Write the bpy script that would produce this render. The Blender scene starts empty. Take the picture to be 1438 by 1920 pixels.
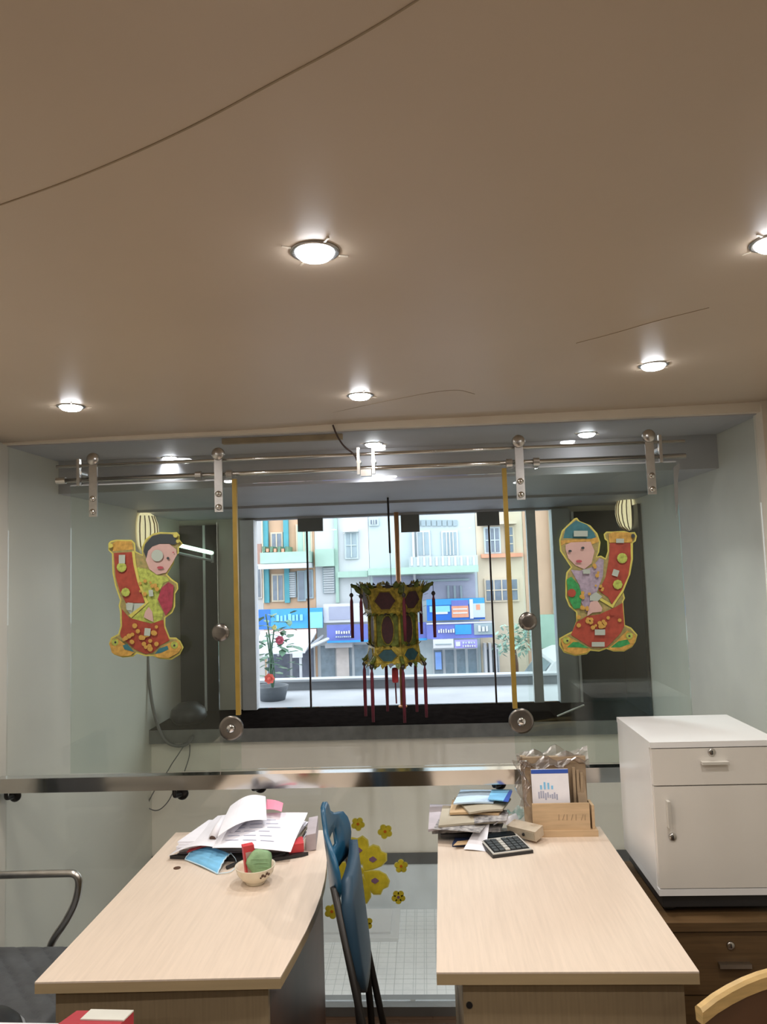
import bpy, bmesh, math, random
from mathutils import Vector, Matrix
random.seed(7)
sc = bpy.context.scene
COL = sc.collection
PI = math.pi

# ------------------------------------------------------------------ camera
F, CX, CY, H = 1380.0, 719.0, 960.0, 1.74
ROLL = math.radians(1.9)
_u, _v = 793 - CX, 1067 - CY                      # vanishing point of the room's depth direction
_up = _u*math.cos(ROLL) - _v*math.sin(ROLL); _vp = _u*math.sin(ROLL) + _v*math.cos(ROLL)
YAW = math.atan2(_up, F); PITCH = math.atan2(_vp, math.hypot(F, _up))
FW = Vector((-math.sin(YAW)*math.cos(PITCH), math.cos(YAW)*math.cos(PITCH), math.sin(PITCH)))
_r0 = Vector((math.cos(YAW), math.sin(YAW), 0)); _u0 = _r0.cross(FW)
RT = _r0*math.cos(ROLL) - _u0*math.sin(ROLL); UP = _u0*math.cos(ROLL) + _r0*math.sin(ROLL)
cam = bpy.data.objects.new('camera', bpy.data.cameras.new('camera')); COL.objects.link(cam)
cam.data.sensor_fit = 'VERTICAL'; cam.data.sensor_height = 36.0; cam.data.lens = F/1920*36.0
cam.data.clip_start = 0.02; cam.data.clip_end = 300
M = Matrix((RT, UP, -FW)).transposed().to_4x4(); M.translation = Vector((0, 0, H))
cam.matrix_world = M
sc.camera = cam
CAM = Vector((0, 0, H))
def ray(x, y): return FW + RT*((x-CX)/F) - UP*((y-CY)/F)
def Py(x, y, Y): d = ray(x, y); return CAM + d*(Y/d.y)
def Pz(x, y, Z): d = ray(x, y); return CAM + d*((Z-H)/d.z)
def Px(x, y, X): d = ray(x, y); return CAM + d*(X/d.x)

# ------------------------------------------------------------------ world, exposure
w = bpy.data.worlds.new('overcast_sky'); sc.world = w; w.use_nodes = True
bg = w.node_tree.nodes['Background']; bg.inputs[0].default_value = (0.86, 0.93, 1.0, 1); bg.inputs[1].default_value = 3.6
sc.view_settings.view_transform = 'Standard'; sc.view_settings.look = 'None'
sc.view_settings.gamma = 1.0; sc.view_settings.use_curve_mapping = False
sc.view_settings.exposure = 0.0
sc.cycles.transparent_max_bounces = 32; sc.cycles.max_bounces = 8; sc.cycles.diffuse_bounces = 4
sc.cycles.use_denoising = True; sc.cycles.sample_clamp_indirect = 4.0
sc.cycles.caustics_reflective = False; sc.cycles.caustics_refractive = False
LAMP_W = 5.4        # each ceiling downlight
LAMP_COL = (1.0, 0.93, 0.86)

# ------------------------------------------------------------------ materials
MATS = {}
def nt(name):
    m = bpy.data.materials.new(name); m.use_nodes = True; t = m.node_tree
    return m, t, t.nodes['Principled BSDF']
def c4(c): return (c[0], c[1], c[2], 1)
def mat(name, col, rough=0.55, metal=0.0, var=0.08, scale=6.0, stretch=(1, 1, 1), bump=0.0, spec=0.5, col2=None, detail=4, emis=None, estr=0.0, alpha=None):
    if name in MATS: return MATS[name]
    m, t, b = nt(name); n, l = t.nodes, t.links
    b.inputs['Roughness'].default_value = rough; b.inputs['Metallic'].default_value = metal
    b.inputs['Specular IOR Level'].default_value = spec
    tc = n.new('ShaderNodeTexCoord'); mp = n.new('ShaderNodeMapping'); mp.inputs['Scale'].default_value = stretch
    l.new(tc.outputs['Object'], mp.inputs['Vector'])
    no = n.new('ShaderNodeTexNoise'); no.inputs['Scale'].default_value = scale; no.inputs['Detail'].default_value = detail
    l.new(mp.outputs[0], no.inputs['Vector'])
    r = n.new('ShaderNodeValToRGB'); r.color_ramp.elements[0].position = 0.3; r.color_ramp.elements[1].position = 0.7
    a = col2 if col2 else tuple(x*(1-var) for x in col); c = col if col2 else tuple(min(1, x*(1+var)) for x in col)
    r.color_ramp.elements[0].color = c4(a); r.color_ramp.elements[1].color = c4(c)
    l.new(no.outputs['Fac'], r.inputs['Fac']); l.new(r.outputs[0], b.inputs['Base Color'])
    if bump:
        bp = n.new('ShaderNodeBump'); bp.inputs['Strength'].default_value = bump; bp.inputs['Distance'].default_value = 0.01
        l.new(no.outputs['Fac'], bp.inputs['Height']); l.new(bp.outputs[0], b.inputs['Normal'])
    if emis: b.inputs['Emission Color'].default_value = c4(emis); b.inputs['Emission Strength'].default_value = estr
    MATS[name] = m; return m
def glass(name, tint, rough=0.0, base=0.035):
    m = bpy.data.materials.new(name); m.use_nodes = True; t = m.node_tree; n, l = t.nodes, t.links
    n.remove(n['Principled BSDF'])
    tr = n.new('ShaderNodeBsdfTransparent'); tr.inputs[0].default_value = c4(tint)
    gl = n.new('ShaderNodeBsdfGlossy'); gl.inputs['Roughness'].default_value = rough; gl.inputs[0].default_value = (1, 1, 1, 1)
    lw = n.new('ShaderNodeLayerWeight'); lw.inputs['Blend'].default_value = 0.5
    p = n.new('ShaderNodeMath'); p.operation = 'POWER'; p.inputs[1].default_value = 5; l.new(lw.outputs['Facing'], p.inputs[0])
    a = n.new('ShaderNodeMath'); a.operation = 'MULTIPLY_ADD'; a.inputs[1].default_value = 1-base; a.inputs[2].default_value = base; l.new(p.outputs[0], a.inputs[0])
    mx = n.new('ShaderNodeMixShader'); l.new(a.outputs[0], mx.inputs[0]); l.new(tr.outputs[0], mx.inputs[1]); l.new(gl.outputs[0], mx.inputs[2])
    l.new(mx.outputs[0], n['Material Output'].inputs['Surface']); MATS[name] = m; return m
def emit(name, col, s):
    m = bpy.data.materials.new(name); m.use_nodes = True; t = m.node_tree; n, l = t.nodes, t.links
    n.remove(n['Principled BSDF']); e = n.new('ShaderNodeEmission'); e.inputs[0].default_value = c4(col); e.inputs[1].default_value = s
    l.new(e.outputs[0], n['Material Output'].inputs['Surface']); MATS[name] = m; return m

m_ceil = mat('cream_ceiling_sheet', (0.57, 0.46, 0.35), 0.42, var=0.04, scale=1.4)
m_seam = mat('ceiling_seam_shadow_gap', (0.34, 0.26, 0.17), 0.8)
m_wall = mat('pale_green_grey_paint', (0.60, 0.57, 0.49), 0.5, var=0.05, scale=1.8)
m_wallr = mat('scuffed_grey_paint', (0.55, 0.53, 0.46), 0.5, var=0.09, scale=2.6)
m_half = mat('beige_half_wall_paint', (0.84, 0.76, 0.66), 0.6, var=0.05, scale=2)
m_riser = mat('pale_blue_grey_riser', (0.76, 0.79, 0.81), 0.4, var=0.05)
m_darkstrip = mat('dark_grey_skirting', (0.13, 0.125, 0.12), 0.5)
m_vceil = mat('lavender_grey_plaster', (0.42, 0.41, 0.43), 0.55, var=0.06, scale=2.5)
m_ledge = mat('black_stone_ledge', (0.010, 0.008, 0.007), 0.6, var=0.3, scale=20, spec=0.0)
m_ledgef = mat('grey_stone_ledge_front', (0.16, 0.155, 0.145), 0.5, var=0.15, scale=18)
m_dark = mat('dark_tinted_panel', (0.008, 0.012, 0.015), 0.3, var=0.2, spec=0.12)
m_greyframe = mat('grey_aluminium', (0.42, 0.44, 0.46), 0.4, metal=0.3)
m_chan = mat('dull_grey_channel', (0.20, 0.20, 0.19), 0.5, metal=0.3)
m_lightframe = mat('pale_grey_frame', (0.66, 0.68, 0.70), 0.45)
m_gasket = mat('brown_black_gasket', (0.06, 0.035, 0.03), 0.6)
m_trim = mat('cream_trim', (0.74, 0.66, 0.54), 0.5, var=0.04)
m_floor = mat('dark_brown_laminate', (0.10, 0.055, 0.03), 0.4, var=0.25, scale=7, stretch=(0.6, 8, 1))
m_base = mat('dark_joint', (0.05, 0.03, 0.02), 0.8)
m_grout = mat('grey_grout', (0.60, 0.61, 0.60), 0.8)
m_steel = mat('polished_stainless', (0.62, 0.60, 0.57), 0.12, metal=1.0, var=0.04)
m_steel2 = mat('brushed_stainless', (0.55, 0.53, 0.50), 0.28, metal=1.0, var=0.1, scale=30)
m_chrome = mat('chrome', (0.7, 0.7, 0.7), 0.08, metal=1.0, var=0.02)
m_darkchrome = mat('tarnished_chrome', (0.22, 0.20, 0.18), 0.25, metal=0.9, var=0.2, scale=20)
m_blackmetal = mat('black_metal', (0.03, 0.027, 0.025), 0.35, metal=0.5)
m_brass = mat('yellow_brass_strip', (0.32, 0.21, 0.04), 0.4, metal=0.3, var=0.15, scale=12)
m_copper = mat('copper_pole', (0.75, 0.36, 0.14), 0.4, metal=0.15, var=0.15)
m_glass = glass('clear_green_glass', (0.968, 0.981, 0.970), base=0.03)
m_dglass = glass('tinted_door_glass', (0.925, 0.962, 0.94), base=0.03)
m_wglass = glass('clear_window_glass', (0.985, 0.99, 0.995), base=0.02)
m_lens = emit('downlight_lens_glow', (0.93, 0.95, 1.0), 45.0)
m_tube = emit('fluorescent_tube_glow', (0.72, 1.0, 0.80), 3.2)
m_ring = mat('satin_nickel_ring', (0.45, 0.44, 0.43), 0.25, metal=0.9)
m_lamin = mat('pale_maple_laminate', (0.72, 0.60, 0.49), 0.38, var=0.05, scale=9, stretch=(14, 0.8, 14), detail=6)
m_edge = mat('shaded_maple_edge_band', (0.40, 0.30, 0.17), 0.5, var=0.06, scale=8, stretch=(0.5, 6, 6))  # edge band darkened to carry the shade on the desk fronts
m_lamdk = mat('shaded_maple_laminate', (0.33, 0.25, 0.15), 0.55, var=0.09, scale=9, stretch=(14, 14, 0.7), detail=6)  # same maple as the tops, weak light on the uprights put into the colour
m_brownwood = mat('brown_walnut_laminate', (0.12, 0.07, 0.03), 0.45, var=0.2, scale=8, stretch=(0.7, 8, 14), detail=6)
m_chairwood = mat('honey_bentwood', (0.58, 0.40, 0.17), 0.35, var=0.15, scale=8, stretch=(2, 2, 12))
m_darkwood = mat('dark_brown_chair_back', (0.09, 0.04, 0.02), 0.45, var=0.2)
m_white = mat('white_painted_board', (0.80, 0.80, 0.80), 0.22, var=0.015)
m_offwhite = mat('off_white_front', (0.73, 0.70, 0.65), 0.3, var=0.02)
m_paper = mat('white_paper', (0.82, 0.81, 0.86), 0.7, var=0.03, scale=20)
m_pink = mat('pink_paper', (0.90, 0.30, 0.42), 0.7)
m_red = mat('red_card', (0.62, 0.05, 0.06), 0.45)
m_redbox = mat('dark_red_box', (0.42, 0.04, 0.055), 0.45, var=0.12)
m_black = mat('black_plastic', (0.018, 0.018, 0.02), 0.4)
m_mask = mat('sky_blue_mask', (0.20, 0.52, 0.80), 0.75, var=0.06, scale=30)
m_maskedge = mat('pale_blue_mask_edge', (0.55, 0.74, 0.86), 0.75)
m_bowl = mat('cream_glazed_bowl', (0.78, 0.70, 0.54), 0.2, var=0.04)
m_green = mat('green_pouch', (0.26, 0.42, 0.22), 0.6, var=0.2, scale=25, bump=0.4)
m_bluepl = mat('petrol_blue_plastic', (0.010, 0.085, 0.17), 0.33, var=0.1)
m_bluedk = mat('dark_blue_grey_vinyl', (0.025, 0.065, 0.11), 0.45, var=0.15)
m_greyfab = mat('charcoal_quilted_vinyl', (0.085, 0.09, 0.095), 0.5, var=0.15, scale=14, bump=0.3)
m_lily = mat('lilac_grey_paper', (0.45, 0.40, 0.42), 0.7, var=0.12, scale=15)
m_khaki = mat('khaki_paper', (0.42, 0.37, 0.28), 0.75, var=0.12)
m_print = mat('printed_newspaper', (0.50, 0.47, 0.45), 0.7, col2=(0.10, 0.095, 0.10), scale=55, detail=6)
m_manila = mat('tan_envelope', (0.52, 0.36, 0.20), 0.7, var=0.08)
m_navy = mat('navy_folder', (0.02, 0.035, 0.09), 0.4)
m_ltblue = mat('pale_blue_envelope', (0.50, 0.64, 0.78), 0.6, var=0.06)
m_bluetape = mat('royal_blue_stripe', (0.03, 0.09, 0.42), 0.5)
m_cyan = mat('light_blue_label', (0.22, 0.55, 0.85), 0.5)
m_rawwood = mat('raw_pine_board', (0.56, 0.40, 0.24), 0.6, var=0.10, scale=10, stretch=(1, 8, 8))
m_dustwood = mat('dusty_brown_wood', (0.34, 0.25, 0.16), 0.75, var=0.2, scale=14)
m_beigepl = mat('dirty_beige_plastic', (0.48, 0.40, 0.30), 0.55, var=0.15, scale=18)
m_film = glass('crumpled_clear_film', (0.85, 0.82, 0.80), 0.25, 0.12)
m_key = mat('charcoal_calculator_key', (0.06, 0.07, 0.075), 0.5)
m_silver = mat('silver_plastic', (0.62, 0.60, 0.55), 0.35, metal=0.2)
m_ink = mat('grey_blue_ink', (0.40, 0.42, 0.55), 0.8)
# decal inks
m_dyel = mat('decal_yellow', (0.50, 0.46, 0.10), 0.5, var=0.12, scale=40)
m_dground = mat('decal_olive_brown', (0.36, 0.27, 0.10), 0.5, col2=(0.20, 0.20, 0.07), scale=70)
m_dgold = mat('decal_gold', (0.46, 0.27, 0.06), 0.4, var=0.3, scale=60)
m_dred = mat('decal_red', (0.30, 0.05, 0.03), 0.45, var=0.2, scale=40)
m_dmag = mat('decal_crimson', (0.28, 0.035, 0.06), 0.45, var=0.3, scale=50)
m_dskin = mat('decal_skin', (0.50, 0.33, 0.30), 0.5, var=0.05, scale=20)
m_dhair = mat('decal_black_hair', (0.03, 0.04, 0.045), 0.5)
m_dteal = mat('decal_teal', (0.03, 0.14, 0.17), 0.45, var=0.2, scale=40)
m_dgreen = mat('decal_green', (0.03, 0.24, 0.07), 0.45, var=0.35, scale=60)
m_dlime = mat('decal_lime', (0.34, 0.40, 0.08), 0.45, var=0.4, scale=60)
m_dlil = mat('decal_lilac_grey', (0.30, 0.25, 0.32), 0.5, var=0.25, scale=60)
m_dsil = mat('decal_silver_foil', (0.45, 0.52, 0.47), 0.25, metal=0.3)
m_dmouth = mat('decal_lip', (0.35, 0.06, 0.08), 0.5)
m_flyel = mat('flower_decal_yellow', (0.60, 0.49, 0.03), 0.5, var=0.15, scale=40)
m_flrim = mat('flower_decal_pale_rim', (0.66, 0.60, 0.14), 0.5)
m_florg = mat('flower_decal_orange', (0.55, 0.14, 0.01), 0.5)
m_flpur = mat('flower_decal_purple', (0.22, 0.12, 0.20), 0.5)
m_rib = mat('brown_lamp_rib', (0.24, 0.15, 0.06), 0.6)
# lantern
m_lgold = mat('antique_gold', (0.34, 0.24, 0.03), 0.38, metal=0.35, var=0.55, scale=45, bump=0.6)
m_lgreen = mat('olive_green_gold', (0.12, 0.14, 0.02), 0.45, metal=0.2, var=0.5, scale=40, bump=0.6)
m_lred = mat('maroon_silk', (0.05, 0.012, 0.015), 0.6, var=0.3, scale=50)
m_lteal = mat('dark_teal_silk', (0.015, 0.06, 0.07), 0.5, var=0.3, scale=40)
m_tassel = mat('maroon_tassel', (0.12, 0.008, 0.02), 0.7, var=0.35, scale=60, stretch=(4, 4, 0.3))
m_lblack = mat('dark_lacquer', (0.03, 0.02, 0.015), 0.4)
m_shade = mat('pleated_cream_shade', (0.75, 0.62, 0.36), 0.6, var=0.15, scale=14, stretch=(10, 10, 0.4), emis=(1.0, 0.86, 0.55), estr=0.75)

# ------------------------------------------------------------------ mesh helpers
def wm(o):
    m = o.matrix_basis.copy() if o.parent is None else wm(o.parent) @ o.matrix_basis
    return m
def obj(name, bm, m, parent=None, smooth=False, bevel=0.0, seg=2):
    if bevel:
        bmesh.ops.bevel(bm, geom=[e for e in bm.edges if len(e.link_faces) == 2 and e.calc_face_angle(0) > 0.5], offset=bevel, segments=seg, affect='EDGES', profile=0.5)
    bmesh.ops.recalc_face_normals(bm, faces=bm.faces)
    me = bpy.data.meshes.new(name); bm.to_mesh(me); bm.free(); me.materials.append(m)
    if smooth:
        for p in me.polygons: p.use_smooth = True
    return place(name, me, parent)
def place(name, me, parent=None):
    o = bpy.data.objects.new(name, me); COL.objects.link(o)
    xs = [v.co for v in me.vertices]
    c = Vector(((min(v.x for v in xs)+max(v.x for v in xs))/2, (min(v.y for v in xs)+max(v.y for v in xs))/2, min(v.z for v in xs)))
    me.transform(Matrix.Translation(-c))
    loc = Matrix.Translation(c)
    if parent is not None:
        o.parent = parent; loc = wm(parent).inverted() @ loc
    o.matrix_basis = loc
    return o
def tag(o, label=None, cat=None, group=None, kind=None):
    if label: o['label'] = label
    if cat: o['category'] = cat
    if group: o['group'] = group
    if kind: o['kind'] = kind
    return o
def thing(name, label, cat, loc=(0, 0, 0), group=None, kind=None):
    o = bpy.data.objects.new(name, None); COL.objects.link(o); o.location = loc; o.empty_display_size = 0.05
    return tag(o, label, cat, group, kind)
def struct(name, bm, m, label=None, parent=None, **k):
    o = obj(name, bm, m, parent, **k); o['kind'] = 'structure'
    if label: o['label'] = label
    return o
def B(): return bmesh.new()
def box(bm, x0, x1, y0, y1, z0, z1):
    v = [bm.verts.new(p) for p in ((x0,y0,z0),(x1,y0,z0),(x1,y1,z0),(x0,y1,z0),(x0,y0,z1),(x1,y0,z1),(x1,y1,z1),(x0,y1,z1))]
    for f in ((3,2,1,0),(4,5,6,7),(0,1,5,4),(1,2,6,5),(2,3,7,6),(3,0,4,7)): bm.faces.new([v[i] for i in f])
    return bm
def bx(*a): return box(B(), *a)
def obox(c, size, ax, bm=None):
    "box centred on c with axes ax (3 vectors)"
    bm = bm or B(); c = Vector(c); ax = [Vector(a).normalized() for a in ax]; v = []
    for sx, sy, sz in ((-1,-1,-1),(1,-1,-1),(1,1,-1),(-1,1,-1),(-1,-1,1),(1,-1,1),(1,1,1),(-1,1,1)):
        v.append(bm.verts.new(c + ax[0]*sx*size[0]/2 + ax[1]*sy*size[1]/2 + ax[2]*sz*size[2]/2))
    for f in ((3,2,1,0),(4,5,6,7),(0,1,5,4),(1,2,6,5),(2,3,7,6),(3,0,4,7)): bm.faces.new([v[i] for i in f])
    return bm
def tube(pts, r, seg=8, bm=None, closed=False):
    bm = bm or B(); pts = [Vector(p) for p in pts]; n = len(pts); rings = []
    rs = r if isinstance(r, (list, tuple)) else [r]*n
    prev = None
    for i, p in enumerate(pts):
        a = pts[(i-1) % n] if (closed or i > 0) else p; b = pts[(i+1) % n] if (closed or i < n-1) else p
        t = (b-a).normalized()
        if prev is None:
            q = Vector((0, 0, 1)) if abs(t.z) < 0.9 else Vector((1, 0, 0)); s = t.cross(q).normalized()
        else:
            s = (prev - t*prev.dot(t)).normalized()
        prev = s; u = t.cross(s)
        rings.append([bm.verts.new(p + (s*math.cos(2*PI*k/seg) + u*math.sin(2*PI*k/seg))*rs[i]) for k in range(seg)])
    m = n if closed else n-1
    for i in range(m):
        A, C = rings[i], rings[(i+1) % n]
        for k in range(seg): bm.faces.new((A[k], A[(k+1) % seg], C[(k+1) % seg], C[k]))
    if not closed: bm.faces.new(rings[0][::-1]); bm.faces.new(rings[-1])
    return bm
def arc(pts, k=5):
    "round the corners of a polyline by chaikin subdivision"
    pts = [Vector(p) for p in pts]
    for _ in range(k):
        q = [pts[0]]
        for a, b in zip(pts, pts[1:]): q += [a*0.75+b*0.25, a*0.25+b*0.75]
        pts = q + [pts[-1]]
    return pts
def lathe(prof, c=(0, 0, 0), seg=24, ax=None, bm=None, mod=None):
    "prof: list of (radius, height); ax: axis direction (default z)"
    bm = bm or B(); c = Vector(c); a = Vector(ax or (0, 0, 1)).normalized()
    s = a.cross(Vector((0, 0, 1)) if abs(a.z) < 0.9 else Vector((1, 0, 0))).normalized(); u = a.cross(s); rings = []
    for r, h in prof:
        if r < 1e-6: rings.append([bm.verts.new(c + a*h)]); continue
        rings.append([bm.verts.new(c + a*h + (s*math.cos(2*PI*k/seg)+u*math.sin(2*PI*k/seg))*r*(mod(2*PI*k/seg, h) if mod else 1)) for k in range(seg)])
    for A, C in zip(rings, rings[1:]):
        for k in range(seg):
            j = (k+1) % seg
            if len(A) == 1 and len(C) == 1: continue
            if len(A) == 1: bm.faces.new((A[0], C[k], C[j]))
            elif len(C) == 1: bm.faces.new((A[k], A[j], C[0]))
            else: bm.faces.new((A[k], A[j], C[j], C[k]))
    if len(rings[0]) > 1: bm.faces.new(rings[0][::-1])
    if len(rings[-1]) > 1: bm.faces.new(rings[-1])
    return bm
def prism(pts, d, bm=None):
    "polygon of 3-D points extruded by vector d"
    bm = bm or B(); d = Vector(d); a = [bm.verts.new(Vector(p)) for p in pts]; b = [bm.verts.new(Vector(p)+d) for p in pts]; n = len(a)
    bm.faces.new(a[::-1]); bm.faces.new(b)
    for i in range(n): bm.faces.new((a[i], a[(i+1) % n], b[(i+1) % n], b[i]))
    return bm
def sheet(c00, c10, c11, c01, fn=None, n=10, t=0.0008, bm=None):
    "thin bent sheet between four corners; fn(u,v) lifts in z"
    bm = bm or B(); c00, c10, c11, c01 = map(Vector, (c00, c10, c11, c01)); top, bot = [], []
    for j in range(n+1):
        for i in range(n+1):
            u, v = i/n, j/n
            p = c00*(1-u)*(1-v)+c10*u*(1-v)+c11*u*v+c01*(1-u)*v
            if fn:
                q = fn(u, v); p = p + (Vector(q) if isinstance(q, tuple) else Vector((0, 0, q)))
            top.append(bm.verts.new(p+Vector((0, 0, t)))); bot.append(bm.verts.new(p))
    W = n+1
    for j in range(n):
        for i in range(n):
            a = j*W+i; bm.faces.new((top[a], top[a+1], top[a+W+1], top[a+W])); bm.faces.new((bot[a], bot[a+W], bot[a+W+1], bot[a+1]))
    ring = [i for i in range(W)]+[j*W+n for j in range(1, W)]+[n*W+i for i in range(n-1, -1, -1)]+[j*W for j in range(n-1, 0, -1)]
    for k in range(len(ring)):
        a, b = ring[k], ring[(k+1) % len(ring)]; bm.faces.new((top[a], bot[a], bot[b], top[b]))
    return bm
def copy_to(src, loc, parent=None):
    c = src.copy(); COL.objects.link(c); c.parent = parent
    c.matrix_basis = Matrix.Translation(Vector(loc)) if parent is None else wm(parent).inverted() @ Matrix.Translation(Vector(loc))
    return c

# ------------------------------------------------------------------ the room
G, D1, D2 = 3.05, 4.70, 5.30         # glass partition, half wall, street window
XL, XR, XV = -1.77, 1.45, 1.40       # left wall, right wall of the room, right wall beyond the glass
YB = -3.0
def zc(x, y=2.0): return 2.357 + 0.012*x
# main floor: dark laminate boards
fl = struct('floor', bx(XL, XR, YB, G+0.05, -0.36, -0.008), m_base, 'dark brown laminate floor under the desks')
n = 0; y = YB; src = None
while y < G+0.04:
    y1 = min(y+0.125, G+0.045)
    x = XL - random.random()*0.9
    while x < XR:
        a, b = max(x, XL), min(x+1.2, XR)
        if b-a > 0.02: obj('plank', bx(a+0.0008, b-0.0008, y+0.0008, y1-0.0008, -0.008, 0.0), m_floor, fl)
        x += 1.2
    y += 0.125
# lower tiled floor beyond the glass
TZ = -0.34
def tile_mat():
    m, t, b = nt('white_patterned_floor_tile'); n, l = t.nodes, t.links
    b.inputs['Roughness'].default_value = 0.25
    tc = n.new('ShaderNodeTexCoord'); sp = n.new('ShaderNodeSeparateXYZ'); l.new(tc.outputs['Object'], sp.inputs[0])
    def lines(out, at):
        r = None
        for k in at:
            a = n.new('ShaderNodeMath'); a.operation = 'ABSOLUTE'; l.new(out, a.inputs[0])
            s = n.new('ShaderNodeMath'); s.operation = 'SUBTRACT'; l.new(a.outputs[0], s.inputs[0]); s.inputs[1].default_value = k
            a2 = n.new('ShaderNodeMath'); a2.operation = 'ABSOLUTE'; l.new(s.outputs[0], a2.inputs[0])
            lt = n.new('ShaderNodeMath'); lt.operation = 'LESS_THAN'; l.new(a2.outputs[0], lt.inputs[0]); lt.inputs[1].default_value = 0.0022
            if r is None: r = lt
            else:
                mx = n.new('ShaderNodeMath'); mx.operation = 'MAXIMUM'; l.new(r.outputs[0], mx.inputs[0]); l.new(lt.outputs[0], mx.inputs[1]); r = mx
        return r
    a = lines(sp.outputs['X'], (0.022, 0.034, 0.085)); c = lines(sp.outputs['Y'], (0.030, 0.085))
    no = n.new('ShaderNodeTexNoise'); no.inputs['Scale'].default_value = 38; l.new(tc.outputs['Object'], no.inputs['Vector'])
    mx = n.new('ShaderNodeMath'); mx.operation = 'MAXIMUM'; l.new(a.outputs[0], mx.inputs[0]); l.new(c.outputs[0], mx.inputs[1])
    ad = n.new('ShaderNodeMath'); ad.operation = 'MULTIPLY_ADD'; l.new(mx.outputs[0], ad.inputs[0]); ad.inputs[1].default_value = 0.55
    sb = n.new('ShaderNodeMath'); sb.operation = 'MULTIPLY'; l.new(no.outputs[0], sb.inputs[0]); sb.inputs[1].default_value = 0.45; l.new(sb.outputs[0], ad.inputs[2])
    r = n.new('ShaderNodeValToRGB'); r.color_ramp.elements[0].color = (0.93, 0.94, 0.94, 1); r.color_ramp.elements[1].color = (0.70, 0.73, 0.73, 1)
    r.color_ramp.elements[0].position = 0.2; r.color_ramp.elements[1].position = 0.85
    l.new(ad.outputs[0], r.inputs[0]); l.new(r.outputs[0], b.inputs['Base Color']); return m
m_tile = tile_mat()
vf = struct('floor', bx(XL, XV, G+0.05, D1, TZ-0.06, TZ-0.004), m_grout, 'white patterned tile floor beyond the glass, one step lower')
TS = 0.258; base_tile = None; iy = 0
yy = D1
while yy > G+0.06:
    y0 = max(yy-TS, G+0.05); xx = XL
    while xx < XV-0.02:
        x1 = min(xx+TS, XV)
        if abs(x1-xx-TS) < 1e-6 and abs(yy-y0-TS) < 1e-6 and base_tile is not None:
            copy_to(base_tile, ((xx+x1)/2, (yy+y0)/2, TZ-0.004), vf)
        else:
            t = obj('tile', bx(xx+0.0015, x1-0.0015, y0+0.0015, yy-0.0015, TZ-0.004, TZ), m_tile, vf)
            if base_tile is None: base_tile = t
        xx += TS
    yy -= TS
# walls
struct('wall_left', bx(XL-0.12, XL, YB-0.1, D2+0.12, -0.45, 2.62), m_wall, 'pale green-grey painted left wall')
struct('wall_right', bx(XR, XR+0.12, YB-0.1, G+0.02, -0.45, 2.62), m_wall, 'pale painted wall right of the desks')
struct('wall_right', bx(XV, XV+0.17, G+0.02, D2+0.12, -0.45, 2.62), m_wallr, 'scuffed grey side wall beyond the glass on the right')
struct('wall_back', bx(XL-0.12, XR+0.12, YB-0.12, YB, -0.45, 2.62), m_wall, 'pale wall behind the desks')
LZ0, LZ1 = 0.694, 0.78
wf = struct('wall_front', bx(XL, XV, D1+0.004, D2+0.1, -0.02, LZ0), m_half, 'beige half wall under the street window')
struct('trim_1', bx(XL, XV, D1-0.006, D1+0.06, -0.07, -0.005), m_darkstrip, 'dark grey skirting strip under the beige half wall')
struct('wall_front', bx(XL, XV, D1, D2+0.1, TZ-0.1, -0.065), m_riser, 'pale blue-grey step riser behind the tiled floor')
ld = struct('trim_2', bx(XL, XV, D1-0.03, D2+0.05, LZ0+0.012, LZ1), m_ledge, 'black stone window ledge above the beige half wall')
struct('ledge_front', bx(XL, XV, D1-0.034, D1-0.03, LZ0, LZ1-0.003), m_ledgef, None, ld)
# ceilings
def ceil_mesh():
    bm = B(); nx, ny = 28, 44; g = []
    for j in range(ny+1):
        row = []
        for i in range(nx+1):
            x = XL + (XR-XL)*i/nx; y = YB + (G-YB)*j/ny
            s = 0.006*math.sin(1.7*x+0.9*y)*math.sin(2.3*y+0.4) - 0.010*math.exp(-((x+0.75)**2/0.12+(y-2.98)**2/0.05))
            row.append(bm.verts.new((x, y, zc(x)+s*(1 if j < ny else 0.6))))
        g.append(row)
    for j in range(ny):
        for i in range(nx): bm.faces.new((g[j][i], g[j+1][i], g[j+1][i+1], g[j][i+1]))
    r = bmesh.ops.extrude_face_region(bm, geom=bm.faces[:]); 
    for v in [e for e in r['geom'] if isinstance(e, bmesh.types.BMVert)]: v.co.z = 2.62
    return bm
ce = struct('ceiling', ceil_mesh(), m_ceil, 'low cream sheet ceiling with recessed downlights', smooth=False)
for p in ce.data.polygons: p.use_smooth = p.normal.z < -0.5
def seam(pix, wd):
    pts = arc([Pz(x, y, zc(0)) for x, y in pix], 3); bm = B(); prev = None
    for i, p in enumerate(pts):
        t = (pts[min(i+1, len(pts)-1)]-pts[max(i-1, 0)]).normalized(); s = Vector((-t.y, t.x, 0))*wd*(0.3+0.7*math.sin(PI*(i+0.5)/len(pts))**0.4)
        z = zc(p.x)
        s2 = 0.006*math.sin(1.7*p.x+0.9*p.y)*math.sin(2.3*p.y+0.4)
        q = [Vector((p.x, p.y, z+s2))+s, Vector((p.x, p.y, z+s2))-s]
        cur = [bm.verts.new(q[0]+Vector((0,0,.004))), bm.verts.new(q[1]+Vector((0,0,.004))), bm.verts.new(q[1]-Vector((0,0,.0012))), bm.verts.new(q[0]-Vector((0,0,.0012)))]
        if prev:
            for k in range(4): bm.faces.new((prev[k], prev[(k+1) % 4], cur[(k+1) % 4], cur[k]))
        prev = cur
    return bm
struct('seam', seam([(-60,395),(0,375),(120,335),(250,283),(380,224),(520,150),(650,84),(790,2),(860,-50)], 0.0014), m_seam, None, ce)
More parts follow.
